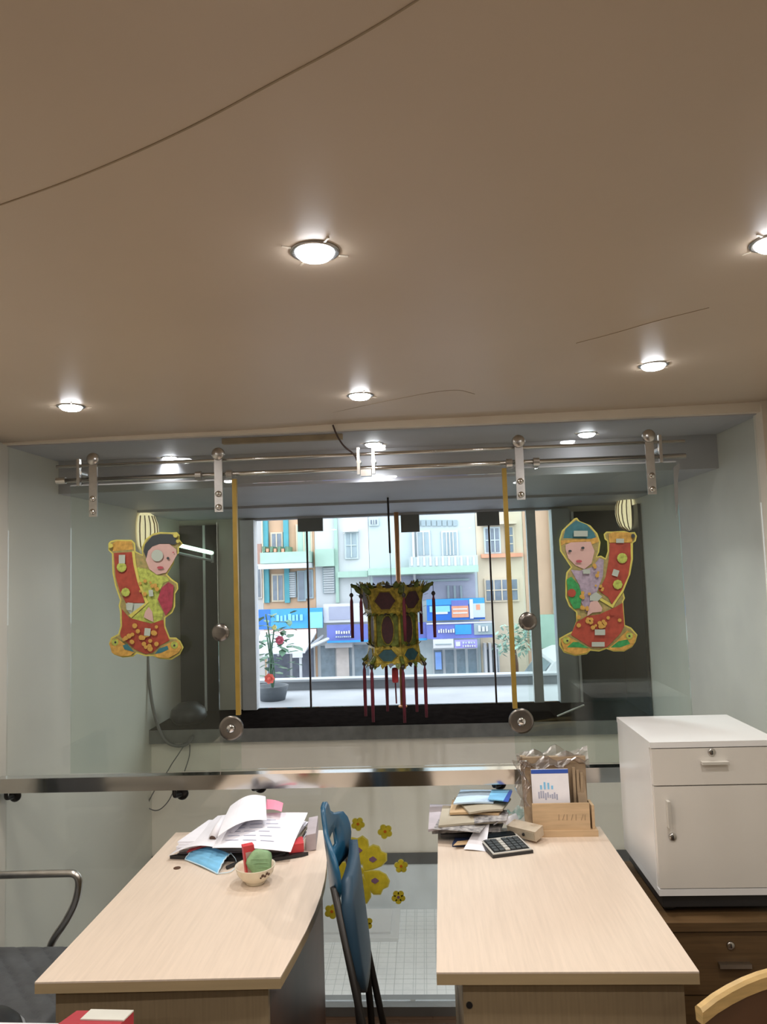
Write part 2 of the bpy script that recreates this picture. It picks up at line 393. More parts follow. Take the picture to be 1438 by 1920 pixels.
struct('seam', seam([(505,790),(600,778),(720,752),(850,728),(890,740)], 0.0016), m_seam, None, ce)
struct('seam', seam([(1080,645),(1150,628),(1230,605),(1330,582)], 0.0009), m_seam, None, ce)
cv = struct('ceiling', bx(XL, XV, G+0.0, 3.50, 2.325, 2.62), m_vceil, 'raised grey ceiling strip just behind the glass')
cv2 = struct('ceiling', bx(XL, XV, 3.50, 4.50, 2.165, 2.62), m_vceil, 'lavender-grey plaster ceiling in front of the street window')
cv3 = struct('ceiling', bx(XL, XV, 4.50, D2+0.1, 2.150, 2.62), m_vceil, 'dull grey ceiling band above the street window')
ck = [Py(x, y, 4.496) for x, y in ((812,921),(818,930),(835,924),(850,931),(862,926),(880,923),(900,921))]
struct('crack', tube([(p.x, 4.497, p.z) for p in ck], [0.006,0.006,0.003,0.007,0.004,0.003,0.002], 5), m_darkstrip, None, cv3)
# trims round the glass front
struct('trim_3', bx(XL, XR, G-0.035, G+0.004, 2.329, 2.50), m_trim, 'cream trim strip along the top of the glass')
struct('trim_4', bx(1.385, XR+0.01, G-0.05, G+0.03, 0.0, 2.40), m_trim, 'cream upright trim at the right end of the glass')
struct('trim_5', bx(XL, XV, G-0.03, G+0.055, 0.0, 0.035), m_chan, 'grey metal floor channel holding the glass')
struct('trim_6', bx(*(lambda a, b: (a.x, b.x, G+0.03, G+0.06, 2.303, 2.325))(Py(412, 810, G), Py(640, 800, G))), m_dustwood, 'short brown board above the sliding door rail')

# ------------------------------------------------------------------ street window in the front wall
wx0, wx1 = Py(480, 1150, D2).x, Py(1042, 1150, D2).x
wt = 2.135
struct('wall_front', bx(XL, wx0-0.10, D2, D2+0.1, LZ1-0.02, 2.3), m_wallr, 'grey wall pier left of the street window')
struct('wall_front', bx(wx1+0.12, XV, D2, D2+0.1, LZ1-0.02, 2.3), m_wallr, 'grey wall pier right of the street window')
struct('wall_front', bx(wx0-0.10, wx1+0.12, D2, D2+0.1, wt, 2.3), m_vceil, 'grey lintel over the street window')
win = thing('window_1', 'wide frameless street window behind the hanging lantern', 'window', ((wx0+wx1)/2, D2, LZ1), kind='structure')
del win['category']
obj('jamb', bx(wx0-0.10, wx0, D2-0.03, D2+0.08, LZ1, wt), m_lightframe, win)
obj('jamb', bx(wx1, wx1+0.12, D2-0.03, D2+0.08, LZ1, wt), m_greyframe, win)
cuts = [wx0, Py(578, 1150, D2).x, Py(752, 1150, D2).x, Py(924, 1150, D2).x, Py(1003, 1150, D2).x, wx1]
for a, b in zip(cuts, cuts[1:]):
    obj('pane', bx(a+0.003, b-0.003, D2+0.02, D2+0.03, LZ1+0.001, wt), m_wglass, win)
for i, x in enumerate(cuts[1:-1]):
    if i == 1: continue
    if i == 3: obj('mullion', bx(x-0.03, x+0.035, D2, D2+0.05, LZ1, wt), m_lightframe, win)
    else: obj('gasket', bx(x-0.006, x+0.006, D2+0.015, D2+0.035, LZ1, wt), m_gasket, win)
for p0, p1, y1 in ((558, 605, 997), (752, 787, 998), (895, 937, 986)):
    a, b = Py(p0, y1, D2-0.0).x, Py(p1, y1, D2).x; z0 = Py(p0, y1, D2).z
    obj('patch_fitting', bx(a, b, D2+0.008, D2+0.04, z0, wt+0.002), m_chan, win, bevel=0.003)
xp = Py(744, 1000, D2-0.05).x
cp = thing('copper_pole', 'thin copper coloured upright pole behind the lantern', 'pole', (xp, D2-0.05, LZ1))
obj('shaft', lathe([(0.017, 0), (0.017, 1.385)], (xp, D2-0.05, LZ1), 12), m_copper, cp, smooth=True)
obj('foot', lathe([(0.03, 0), (0.03, 0.01), (0.02, 0.016)], (xp, D2-0.05, LZ1), 12), m_copper, cp)
# dark side panels on the front wall
def dark_panel(x0, x1, label, bar):
    t = thing('blackout_screen', label, 'screen', ((x0+x1)/2, D2-0.02, LZ1))
    obj('sheet', bx(x0, x1, D2-0.02, D2-0.004, LZ1+0.002, 2.11), m_dark, t)
    for b in bar: obj('frame_bar', bx(b-0.008, b+0.008, D2-0.035, D2-0.02, LZ1+0.002, 2.11), m_lightframe, t)
    return t
xa = Py(408, 1150, D2-0.02).x
dark_panel(XL+0.004, xa, 'dark glossy screen left of the street window, behind the girl sticker', [Py(384, 1150, D2-0.03).x])
xb = Py(1072, 1150, D2-0.02).x
dark_panel(xb+0.03, XV-0.004, 'dark glossy screen right of the street window, behind the boy sticker', [Py(1088, 1250, D2-0.03).x])
struct('wall_front', bx(xb-0.05, xb+0.03, D2-0.012, D2, LZ1, 2.13), m_greyframe, 'grey upright strip beside the right dark screen')
rv = thing('dark_board', 'dark navy board flat on the right side wall by the window', 'panel', (XV, 5.0, LZ1))
obj('sheet', bx(XV-0.02, XV-0.002, 4.76, D2-0.025, LZ1+0.001, 2.11), m_dark, rv)

# ------------------------------------------------------------------ glass partition
sL, sR = -0.862, 0.408
DZ = 0.955; DT = 2.135                       # sliding door bottom and top
def fixed(name, x0, x1, z0, z1, label):
    return struct(name, bx(x0+0.0012, x1-0.0012, G+0.008, G+0.018, z0, z1), m_glass, label)
fixed('window_2', XL, sL, 0.036, 2.33, 'fixed full-height clear glass panel at the left wall')
fixed('window_3', sR, 1.384, 0.036, 2.33, 'fixed full-height clear glass panel beside the white cabinet')
fixed('window_4', sL, sR, 2.125, 2.33, 'clear glass transom above the middle opening')
fixed('window_5', sL, sR, 0.036, 0.945, 'clear glass balustrade below the handrail with flower stickers')
YD = 3.010                                   # door leaf centre plane
YF = YD-0.005
def door(name, x0, x1, inner, label, hp, knob, lock):
    d = thing(name, label, 'door', ((x0+x1)/2, YD, DZ), kind='structure'); del d['category']
    obj('pane', bx(x0, x1, YD-0.005, YD+0.005, DZ, DT), m_dglass, d)
    obj('top_rail', bx(x0, x1, YD-0.006, YD+0.006, DT, DT+0.006), m_greyframe, d)
    obj('edge_strip', bx(inner-0.009, inner+0.009, YD-0.010, YD+0.008, 1.175, DT+0.004), m_brass, d)
    for (px, y0, y1) in hp:
        a, b = Py(px, y0, YF-0.01), Py(px, y1, YF-0.01); cx = (a.x+b.x)/2; zt, zb = 2.222, b.z
        hg = obj('hanger', bx(cx-0.017, cx+0.017, YF-0.014, YF-0.006, zb, zt), m_steel2, d, bevel=0.004)
        obj('wheel', lathe([(0.0, -0.012), (0.024, -0.012), (0.027, -0.004), (0.022, 0.0), (0.027, 0.004), (0.024, 0.012), (0, 0.012)], (cx, YF-0.010, 2.245), 20, (0, -1, 0)), m_steel2, hg, smooth=True)
        for zz in (zb+0.02, zb+0.075):
            obj('bolt', lathe([(0.013, 0), (0.013, 0.008), (0.009, 0.013), (0, 0.014)], (cx, YF-0.012, zz), 12, (0, -1, 0)), m_steel, hg, smooth=True)
    k = Py(knob[0], knob[1], YF)
    kn = obj('knob', lathe([(0.014, 0), (0.014, 0.012), (0.034, 0.018), (0.037, 0.026), (0.034, 0.034), (0.020, 0.037), (0, 0.036)], (k.x, YF, k.z), 24, (0, -1, 0)), m_darkchrome, d, smooth=True)
    l_ = Py(lock[0], lock[1], YF)
    lk = obj('lock_plate', lathe([(0.050, 0), (0.050, 0.004), (0.047, 0.007), (0.040, 0.0075), (0, 0.0075)], (l_.x, YF, l_.z), 28, (0, -1, 0)), m_darkchrome, d, smooth=True)
    obj('lock_cylinder', lathe([(0.017, 0.007), (0.017, 0.018), (0.013, 0.021), (0, 0.021)], (l_.x, YF, l_.z), 16, (0, -1, 0)), m_chrome, lk, smooth=True)
    return d
door('door_1', -1.468, -0.762, -0.770, 'left sliding glass door with brass edge and girl sticker', ((175, 880, 969), (410, 870, 960)), (417, 1185), (434, 1365))
door('door_2', 0.338, 1.035, 0.345, 'right sliding glass door with brass edge and boy sticker', ((975, 848, 937), (1220, 838, 927)), (988, 1164), (977, 1352))
# rails
rl = thing('sliding_door_rail', 'pair of thin stainless tubes carrying the two glass doors', 'door rail', (-0.25, 3.0, 2.14))
rx0, rx1 = Py(103, 890, 3.0).x, Py(1287, 845, 3.0).x
obj('tube', tube([(rx0, 3.014, 2.222), (rx1, 3.014, 2.222)], 0.0075, 10), m_steel, rl, smooth=True)
obj('tube', tube([(rx0, 3.014, 2.162), (rx1, 3.014, 2.162)], 0.0105, 10), m_steel, rl, smooth=True)
for px in (147, 672, 700, 1240):
    p = Py(px, 870, 2.99)
    br = obj('bracket', bx(p.x-0.006, p.x+0.006, 2.985, 3.003, 2.135, 2.247), m_steel2, rl, bevel=0.002)
    obj('bolt', tube([(p.x, 3.0, 2.19), (p.x, G+0.007, 2.19)], 0.010, 10), m_steel2, br)
p = Py(686, 885, 2.99); obj('joint_block', bx(p.x-0.022, p.x+0.022, 2.99, 3.02, 2.128, 2.155), m_steel2, rl, bevel=0.004)
for px in (372, 430, 955, 1006):
    p = Py(px, 900 if px < 500 else 875, 2.99)
    obj('door_stop', lathe([(0.018, -0.012), (0.018, 0.012)], (p.x, 2.996, 2.158), 14, (1, 0, 0)), m_steel2, rl)
obj('end_cap', lathe([(0.014, 0), (0.014, 0.04)], (rx0, 3.014, 2.162), 12, (1, 0, 0)), m_steel2, rl)
# handrail
hr = thing('handrail', 'polished stainless square handrail across the glass', 'handrail', (-0.2, 3.0, 0.885))
obj('bar', bx(XL+0.001, 1.383, 2.980, 3.030, 0.888, 0.945), m_steel, hr, bevel=0.004)
for px, py in ((22, 1495), (338, 1491), (486, 1478), (938, 1472)):
    p = Py(px, py, 3.03); q = Py(px-12, py, 3.0)
    br = obj('bracket', tube(arc([(q.x, 3.005, 0.889), (q.x, 3.005, p.z+0.004), (q.x+0.004, 3.02, p.z), (p.x, 3.04, p.z)], 2), 0.0085, 8), m_blackmetal, hr, smooth=True)
    obj('flange', lathe([(0.026, 0.0), (0.026, 0.006), (0.020, 0.012), (0.008, 0.016), (0, 0.016)], (p.x, G+0.0075, p.z), 20, (0, -1, 0)), m_blackmetal, br, smooth=True)

# ------------------------------------------------------------------ ceiling downlights
def downlight(x, y, label, group, power=1.0, col=None, z=None, spread=165):
    z = z or zc(x)+0.006*math.sin(1.7*x+0.9*y)*math.sin(2.3*y+0.4)
    t = thing('recessed_downlight', label, 'ceiling light', (x, y, z), group)
    obj('ring', lathe([(0.037, -0.001), (0.039, -0.004), (0.0455, -0.003), (0.049, 0.001), (0.037, 0.001)], (x, y, z), 28), m_ring, t, smooth=True)
    ln = obj('lens', lathe([(0.037, 0.0), (0.036, -0.006), (0.030, -0.012), (0.016, -0.016), (0, -0.017)], (x, y, z), 24), m_lens, t, smooth=True)
    for k in range(4):
        a = 0.5 + k*PI/2 + random.uniform(-.2, .2)
        obj('spring_tab', obox((x+0.058*math.cos(a), y+0.058*math.sin(a), z-0.001), (0.018, 0.004, 0.003), ((math.cos(a), math.sin(a), 0), (-math.sin(a), math.cos(a), 0), (0, 0, 1))), m_trim, t)
    L = bpy.data.lights.new('downlight_lamp', 'AREA'); L.shape = 'DISK'; L.size = 0.07; L.energy = LAMP_W*power; L.color = col or LAMP_COL
    L.spread = math.radians(spread)
    o = bpy.data.objects.new('lamp', L); COL.objects.link(o); o.parent = t; o.location = (0, 0, -0.019)
    return t
def atz(px, py):
    p = Pz(px, py, 2.357); p = Pz(px, py, zc(p.x)); return p.x, p.y
rows = []
for (px, py), lb in (((133, 762), 'small recessed downlight in the row by the glass, leftmost'),
                     ((675, 741), 'small recessed downlight by the glass, above the lantern'),
                     ((1225, 685), 'recessed downlight by the glass, above the right door, rightmost'),
                     ((590, 470), 'largest recessed downlight, alone in the middle of the ceiling'),
                     ((1452, 452), 'recessed downlight cut off by the right picture edge')):
    downlight(*atz(px, py), lb, 'recessed ceiling downlights')
GX = (-1.22, -0.20, 0.74)
downlight(GX[0], 1.42, 'recessed downlight over the left wall chair, out of view', 'recessed ceiling downlights')
for yy_, nm, pw_ in ((0.45, 'seen as reflections in the doors', 0.8), (-0.70, 'third row from the glass', 0.6)):
    for x_, sd in zip(GX, ('left', 'middle', 'right')):
        downlight(x_, yy_, f'recessed downlight behind the viewpoint, {sd} one, {nm}', 'recessed ceiling downlights', pw_)
for px, py, lb in ((320, 858, 'left'), (700, 832, 'middle'), (1100, 813, 'right')):
    p = Pz(px, py, 2.325)
    downlight(p.x, p.y, f'cool white downlight in the ceiling strip behind the glass, {lb} one', 'downlights behind the glass', 0.9, (0.90, 0.95, 1.0), 2.3245, 105)

# ------------------------------------------------------------------ stickers on the sliding doors
def decal(name, label, conv, layers, cat='sticker'):
    "layers: list of (part name, material, list of polygons in crop pixels)"
    y0 = YF; pts = [conv(*p) for p in layers[0][2][0]]
    layers = [layers[0], ('costume_ground', m_dground, [inset(layers[0][2][0], 17)])]+layers[1:]
    t = thing(name, label, cat, (sum(p.x for p in pts)/len(pts), y0, min(p.z for p in pts)))
    for k, (nm, m, polys) in enumerate(layers):
        for i_, pl in enumerate(polys):
            back = y0-0.0003-0.0007*k-0.00006*(i_ % 6)
            bm = prism([Vector((conv(*p).x, back, conv(*p).z)) for p in pl], (0, -0.0004, 0))
            bm.normal_update(); bmesh.ops.triangulate(bm, faces=[f for f in bm.faces if len(f.verts) > 4])
            obj(nm, bm, m, t)
    return t
def inset(poly, d):
    n_ = len(poly); out = []
    area = sum(poly[i][0]*poly[(i+1) % n_][1]-poly[(i+1) % n_][0]*poly[i][1] for i in range(n_)); sg = 1 if area > 0 else -1
    for i in range(n_):
        a, b, c = Vector(poly[i-1]), Vector(poly[i]), Vector(poly[(i+1) % n_])
        e1, e2 = (b-a).normalized(), (c-b).normalized(); nn = (Vector((-e1.y, e1.x))+Vector((-e2.y, e2.x)))*sg
        nn = nn.normalized() if nn.length > 1e-4 else Vector((0, 0))
        out.append((b.x+nn.x*d, b.y+nn.y*d))
    return out
def circ(x, y, r, n=10, rx=None): return [(x+(rx or r)*math.cos(2*PI*k/n), y+r*math.sin(2*PI*k/n)) for k in range(n)]
def sq(x, y, a, b, r=0.0):
    return [(x+u*math.cos(r)-v*math.sin(r), y+u*math.sin(r)+v*math.cos(r)) for u, v in ((-a, -b), (a, -b), (a, b), (-a, b))]
convL = lambda x, y: Py(180+x/5.992, 940+y/5.992, YF)
convR = lambda x, y: Py(1020+x/6.0, 940+y/6.0, YF)
random.seed(3)
def dots(n, x0, x1, y0, y1, r0, r1): return [circ(random.uniform(x0, x1), random.uniform(y0, y1), random.uniform(r0, r1), 7) for _ in range(n)]
decal('girl_sticker', 'cut-out sticker of a child in red dress holding a scroll, left glass door', convL, [
 ('outline', m_dyel, [[(140,470),(165,445),(230,430),(400,432),(440,470),(445,560),(520,600),(512,520),(560,420),(640,362),(720,345),(850,350),(910,345),(940,380),(940,430),(975,475),(932,520),(932,580),(890,620),(872,700),(800,820),(850,870),(920,920),(925,985),(890,1040),(890,1180),(860,1250),(780,1310),(780,1400),(830,1530),(900,1530),(950,1570),(985,1640),(945,1720),(850,1780),(720,1770),(640,1738),(560,1740),(460,1710),(420,1745),(300,1755),(200,1720),(145,1600),(170,1530),(250,1490),(275,1400),(270,1240),(255,1170),(270,1110),(215,950),(185,800),(180,590),(140,550)]]),
 ('scroll_roll', m_dgold, [[(190,470),(240,445),(405,450),(420,540),(190,560)]]),
 ('robe', m_dlime, [[(470,740),(580,760),(700,830),(800,850),(830,890),(760,920),(720,1000),(700,1150),(760,1240),(740,1330),(640,1370),(480,1340),(400,1320),(560,1180),(540,1080),(500,960),(450,800)]]),
 ('skirt', m_dred, [[(295,1210),(380,1310),(480,1335),(620,1375),(760,1330),(770,1420),(830,1560),(720,1620),(640,1700),(560,1715),(440,1660),(280,1520),(275,1480),(298,1400)]]),
 ('scroll', m_dred, [[(205,580),(410,570),(430,720),(470,900),(545,1110),(545,1140),(340,1140),(270,1000),(225,850)]]),
 ('scroll_end', m_dsil, [[(340,1145),(545,1145),(570,1165),(400,1280),(345,1210)]]),
 ('scroll_edge', m_dyel, [[(408,560),(440,560),(458,720),(500,900),(580,1110),(600,1130),(400,1310),(370,1280),(560,1140),(470,900),(428,720)]]),
 ('face', m_dskin, [[(565,660),(590,560),(640,510),(720,480),(830,480),(905,540),(915,600),(860,700),(795,800),(690,825),(605,760)]]),
 ('hair', m_dhair, [[(540,560),(560,480),(640,390),(730,368),(850,370),(905,400),(915,470),(880,490),(820,475),(720,478),(640,508),(592,556),(572,640)]]),
 ('sleeve', m_dmag, [[(745,970),(820,905),(880,945),(872,1080),(862,1190),(790,1285),(740,1180),(700,1100)]]),
 ('hand', m_dskin, [[(545,1300),(560,1240),(600,1185),(640,1240),(655,1355),(600,1330)]]),
 ('shoe', m_dgold, [[(160,1600),(190,1550),(250,1540),(330,1600),(440,1690),(400,1730),(280,1740),(190,1700)], [(660,1720),(740,1640),(840,1580),(930,1560),(970,1640),(930,1700),(820,1760),(700,1750)]]),
 ('shoe_tongue', m_dteal, [[(310,1615),(360,1600),(440,1690),(330,1660)], [(670,1712),(720,1650),(810,1620),(825,1660),(740,1700)]]),
 ('shoe_rosette', m_dlime, [circ(225,1580,40), circ(890,1612,42)]),
 ('gold_blossom', m_dgold, dots(16, 320, 740, 1390, 1580, 18, 32) + dots(8, 500, 620, 1400, 1660, 14, 26) + [circ(620,1655,30), circ(550,1600,26), circ(690,1600,26)] + dots(9, 500, 700, 880, 1090, 14, 26)),
 ('scroll_emblem', m_dlime, [circ(300,740,55,12), circ(345,1020,50,8)]),
 ('foil_tag', m_dsil, [sq(305,650,35,48), sq(395,1180,32,42,0.1), sq(630,1030,24,36,-0.1), sq(590,1465,34,42,0.1), circ(700,610,66,14)]),
 ('eye', m_dhair, [circ(820,640,16,8), circ(232,1580,12,8), circ(892,1615,12,8)]),
 ('mouth', m_dmouth, [circ(735,745,17,8,38), circ(880,575,9,6)]),
 ('hair_bead', m_dyel, [circ(905,385,26,8), circ(930,450,20,8), circ(180,500,26,10)]),
])
decal('boy_sticker', 'cut-out sticker of a child in teal hat holding a scroll, right glass door', convR, [
 ('outline', m_dyel, [[(340,192),(370,183),(400,222),(520,270),(600,360),(635,460),(620,570),(595,620),(640,610),(690,640),(715,560),(710,450),(680,425),(670,370),(700,340),(780,340),(900,332),(960,350),(1020,345),(1045,390),(1030,450),(1000,470),(1000,650),(970,820),(890,1010),(910,1090),(890,1130),(910,1390),(980,1420),(1050,1500),(1030,1580),(990,1640),(900,1690),(780,1690),(700,1660),(620,1690),(520,1680),(480,1720),(350,1740),(220,1700),(170,1620),(170,1540),(240,1500),(320,1460),(360,1350),(360,1250),(280,1180),(240,1080),(240,900),(250,800),(300,740),(240,650),(180,560),(170,430),(200,330),(270,260)]]),
 ('hat', m_dteal, [[(215,415),(240,310),(300,260),(360,215),(480,262),(560,350),(590,420),(480,420),(350,415)]]),
 ('hat_brim', m_dgold, [[(185,440),(330,430),(520,425),(600,400),(615,455),(540,485),(470,452),(240,470),(190,500)]]),
 ('robe', m_dlil, [[(300,770),(400,780),(540,740),(620,640),(670,660),(660,840),(600,1000),(560,1110),(470,1250),(400,1100),(400,950)]]),
 ('skirt', m_dred, [[(360,1360),(480,1290),(620,1270),(800,1190),(880,1140),(900,1400),(860,1480),(700,1645),(520,1640),(300,1500)]]),
 ('face', m_dskin, [[(240,490),(300,462),(520,455),(565,560),(530,700),(450,765),(350,720),(270,640),(240,545)]]),
 ('scroll', m_dred, [[(738,470),(970,470),(980,650),(950,830),(880,1000),(835,1090),(770,1180),(720,1080),(610,1005),(690,850),(725,650)]]),
 ('scroll_roll', m_dgold, [[(720,370),(780,345),(950,350),(990,380),(985,465),(730,465)]]),
 ('scroll_edge', m_dyel, [[(968,470),(985,470),(988,650),(960,830),(890,1010),(800,1140),(770,1200),(620,1110),(630,1080),(760,1160),(870,1000),(945,830),(972,650)]]),
 ('sleeve', m_dgreen, [[(250,880),(300,848),(380,930),(425,1060),(400,1200),(330,1210),(275,1100)]]),
 ('hand', m_dskin, [[(520,1130),(590,1110),(650,1200),(640,1240),(540,1250),(480,1290),(490,1210)]]),
 ('cuff', m_dsil, [[(510,1060),(580,1020),(650,1070),(600,1120),(510,1115)]]),
 ('shoe', m_dgold, [[(185,1560),(250,1510),(340,1560),(520,1660),(470,1700),(350,1725),(220,1680)], [(710,1655),(800,1580),(930,1450),(1030,1510),(1000,1610),(900,1675),(780,1675)]]),
 ('shoe_tongue', m_dgreen, [[(320,1580),(380,1580),(500,1650),(380,1640),(250,1640)], [(740,1640),(830,1570),(930,1550),(960,1600),(850,1640)]]),
 ('rosette', m_dred, [circ(305,1030,48), circ(760,1260,26)]),
 ('gold_blossom', m_dgold, dots(18, 370, 860, 1290, 1470, 16, 30) + dots(9, 400, 520, 1000, 1240, 14, 28) + dots(8, 540, 660, 720, 1000, 12, 24)),
 ('scroll_emblem', m_dlime, [circ(870,640,58,12), circ(820,935,55,8), circ(245,1560,40), circ(950,1510,40)]),
 ('foil_tag', m_dsil, [sq(405,365,78,32), sq(795,805,34,36,0.3), sq(620,1470,58,32), sq(600,1605,72,26), sq(845,445,44,24), sq(470,790,40,24)]),
 ('eye', m_dhair, [circ(285,560,14,8,20), circ(428,525,15,8,20), circ(255,1565,12), circ(950,1512,12), circ(990,390,22)]),
 ('mouth', m_dmouth, [circ(385,675,16,8,36)]),
])

# flower stickers on the lower glass
YG = G+0.008
def flower(cx, cy, r, rot, style, label, n=5, grp='small yellow flower stickers'):
    P = lambda x, y, k: Vector((Py(x, y, YG).x, YG-0.0002-0.0005*k, Py(x, y, YG).z))
    c = P(cx, cy, 0); t = thing('flower_sticker', label, 'sticker', (c.x, YG, c.z), grp)
    for k in range(n):
        a = rot+2*PI*k/n; ox, oy = cx+0.58*r*math.cos(a), cy+0.58*r*math.sin(a)
        obj('petal', prism([P(ox+0.46*r*math.cos(b), oy+0.46*r*math.sin(b), 0) for b in [2*PI*i/10 for i in range(10)]], (0, -0.0004, 0)), m_flrim if style == 'rim' else m_flyel, t)
        if style == 'rim': obj('petal_face', prism([P(ox+0.36*r*math.cos(b), oy+0.36*r*math.sin(b), 1) for b in [2*PI*i/9 for i in range(9)]], (0, -0.0004, 0)), m_flyel, t)
    obj('center', prism([P(cx+0.42*r*math.cos(b), cy+0.42*r*math.sin(b), 2) for b in [2*PI*i/9 for i in range(9)]], (0, -0.0004, 0)), m_flyel, t)
    obj('eye', prism([P(cx+0.22*r*math.cos(b), cy+0.22*r*math.sin(b), 3) for b in [2*PI*i/8 for i in range(8)]], (0, -0.0004, 0)), m_florg if style != 'plain' else m_flpur, t)
    return t
flower(671, 1545, 13, 0.2, 'rim', 'small yellow flower sticker, highest one, above the blue chair')
flower(722, 1559, 14, 0.5, 'rim', 'small yellow flower sticker nearest the right desk papers, upper right')
flower(752, 1624, 13, 0.9, 'rim', 'small yellow flower sticker on the dark skirting line')
flower(747, 1682, 13, 0.3, 'plain', 'small clover-like yellow flower sticker over the pale riser')
flower(622, 1709, 14, 0.1, 'rim', 'small yellow flower sticker left of the blue chair')
flower(686, 1731, 13, 0.7, 'plain', 'small yellow flower sticker right of the blue chair over the tiles')
flower(695, 1905, 9, 0.4, 'plain', 'tiny yellow flower sticker at the foot of the blue chair')
def big_flower():
    P = lambda x, y, k: Vector((Py(x, y, YG).x, YG-0.0002-0.0005*k, Py(x, y, YG).z))
    c = P(683, 1632, 0); t = thing('flower_sticker', 'big five-petal yellow blossom sticker beside the blue chair', 'sticker', (c.x, YG, c.z))
    cx, cy = 681, 1633
    for i, (x, y) in enumerate(((672, 1594), (699, 1611), (703, 1651), (675, 1669), (657, 1636))):
        a = math.atan2(y-cy, x-cx); poly = []
        for u, v in ((-0.9,0.05),(-0.35,0.55),(0.1,0.85),(0.6,0.9),(0.95,0.55),(0.85,0.12),(1.0,-0.25),(0.85,-0.7),(0.4,-0.92),(-0.1,-0.8),(-0.5,-0.45)):
            u = u*30-3; v *= 25; poly.append((x+u*math.cos(a)-v*math.sin(a), y+u*math.sin(a)+v*math.cos(a)))
        pe = obj('petal', prism([P(p[0], p[1], 0.2*i) for p in poly], (0, -0.0004, 0)), m_flrim, t)
        obj('petal_face', prism([P(x+(p[0]-x)*0.9, y+(p[1]-y)*0.9, 2+0.2*i) for p in poly], (0, -0.0004, 0)), m_flyel, pe)
        obj('petal_mark', prism([P(x+6*math.cos(b)+2*math.cos(3*b), y+6*math.sin(b), 4) for b in [2*PI*q/9 for q in range(9)]], (0, -0.0004, 0)), m_flpur, pe)
    return t
big_flower()

# ------------------------------------------------------------------ desks
def slab_poly(pts2, z0, z1): return prism([(x, y, z0) for x, y in pts2], (0, 0, z1-z0))
DTZ = 0.75
ld_ = thing('office_desk', 'pale maple desk with papers and a bowl, left of the blue chair', 'desk', (-0.7, 2.38, 0))
ledge = [(-1.0, 1.862), (-0.388, 1.880)]
for k in range(1, 9):
    s = k/9; ledge.append((-0.388 - 0.018*s + 0.045*math.sin(PI*min(1, s*1.05))**1.0, 1.880+1.03*s))
ledge += [(-0.405, 2.905), (-0.998, 2.905)]
obj('desktop', slab_poly(ledge, DTZ-0.004, DTZ), m_lamin, ld_)
obj('desktop_core', slab_poly([(x*1.0, y) for x, y in ledge], DTZ-0.028, DTZ-0.0042), m_edge, ld_)
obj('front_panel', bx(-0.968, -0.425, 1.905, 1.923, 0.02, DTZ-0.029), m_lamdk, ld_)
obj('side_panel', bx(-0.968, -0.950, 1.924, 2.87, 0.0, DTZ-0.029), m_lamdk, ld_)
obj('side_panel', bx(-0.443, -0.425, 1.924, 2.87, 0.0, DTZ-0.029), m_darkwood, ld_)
obj('foot_rail', bx(-0.949, -0.444, 2.6, 2.62, 0.05, 0.4), m_lamdk, ld_)
rd_ = thing('office_desk', 'pale maple desk with calculator and paper pile, beside the white cabinet', 'desk', (0.31, 2.4, 0))
rdp = [(-0.004, 1.897), (0.629, 1.895), (0.629, 2.90), (0.020, 2.90)]
obj('desktop', slab_poly(rdp, DTZ-0.004, DTZ), m_lamin, rd_)
obj('desktop_core', slab_poly(rdp, DTZ-0.030, DTZ-0.0042), m_edge, rd_)
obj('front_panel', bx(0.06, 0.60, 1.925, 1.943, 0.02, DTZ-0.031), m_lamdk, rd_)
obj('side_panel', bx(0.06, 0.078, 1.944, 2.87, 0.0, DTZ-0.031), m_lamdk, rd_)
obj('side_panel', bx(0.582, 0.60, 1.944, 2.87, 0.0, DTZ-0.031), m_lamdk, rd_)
p = Py(880, 1884, 1.925); obj('cable_hole', lathe([(0.008, 0), (0.008, 0.003), (0, 0.003)], (p.x, 1.925, p.z), 12, (0, -1, 0)), m_black, rd_)

# ------------------------------------------------------------------ things on the left desk
zt = DTZ
def V(px, py, z): return tuple(Pz(px, py, z))
t = thing('paper_stack', 'thick uneven stack of papers under the loose printed sheets', 'papers', (-0.70, 2.72, zt))
for k in range(8):
    z0 = zt+0.0065*k; j = lambda: random.uniform(-0.012, 0.012)
    q = [(-0.90+j(), 2.66+j(), z0), (-0.50+j(), 2.67+j(), z0), (-0.485+j(), 2.88+j(), z0), (-0.86+j(), 2.885+j(), z0)]
    obj('bundle', sheet(*q, t=0.006, n=2), [m_paper, m_lily, m_paper, m_khaki, m_paper, m_paper, m_paper, m_paper][k], t)
tag(obj('black_folder', slab_poly([(-0.93, 2.640), (-0.58, 2.590), (-0.46, 2.640), (-0.44, 2.655), (-0.90, 2.655)], zt+0.0005, zt+0.012), m_black, bevel=0.002), 'thin black folder edge sticking out under the left papers', 'folder')
tag(obj('red_folder', slab_poly([(-0.505, 2.64), (-0.455, 2.655), (-0.470, 2.72), (-0.482, 2.72)], zt+0.013, zt+0.042), m_red, bevel=0.003), 'bright red folder corner poking out beside the bowl papers', 'folder')
tag(obj('booklet', obox((-0.445, 2.79, zt+0.03), (0.035, 0.19, 0.056), ((1, 0.1, 0.15), (-0.1, 1, 0), (0, 0, 1))), m_lily, bevel=0.002), 'grey-edged booklet standing at the right end of the papers', 'booklet')
zs = zt+0.055
def rollfn(u, v):
    return 0.020*math.sin(PI*u)+0.012*math.sin(2.2*v+0.5)
tag(obj('paper_sheet', sheet(V(315, 1606, zt+0.013), V(410, 1590, zt+0.052), V(480, 1520, zs+0.055), V(408, 1530, zt+0.06), lambda u, v: 0.02*math.sin(PI*u)*(1-v), 12), m_paper), 'long white sheet sloping down at the left end of the papers', 'paper')
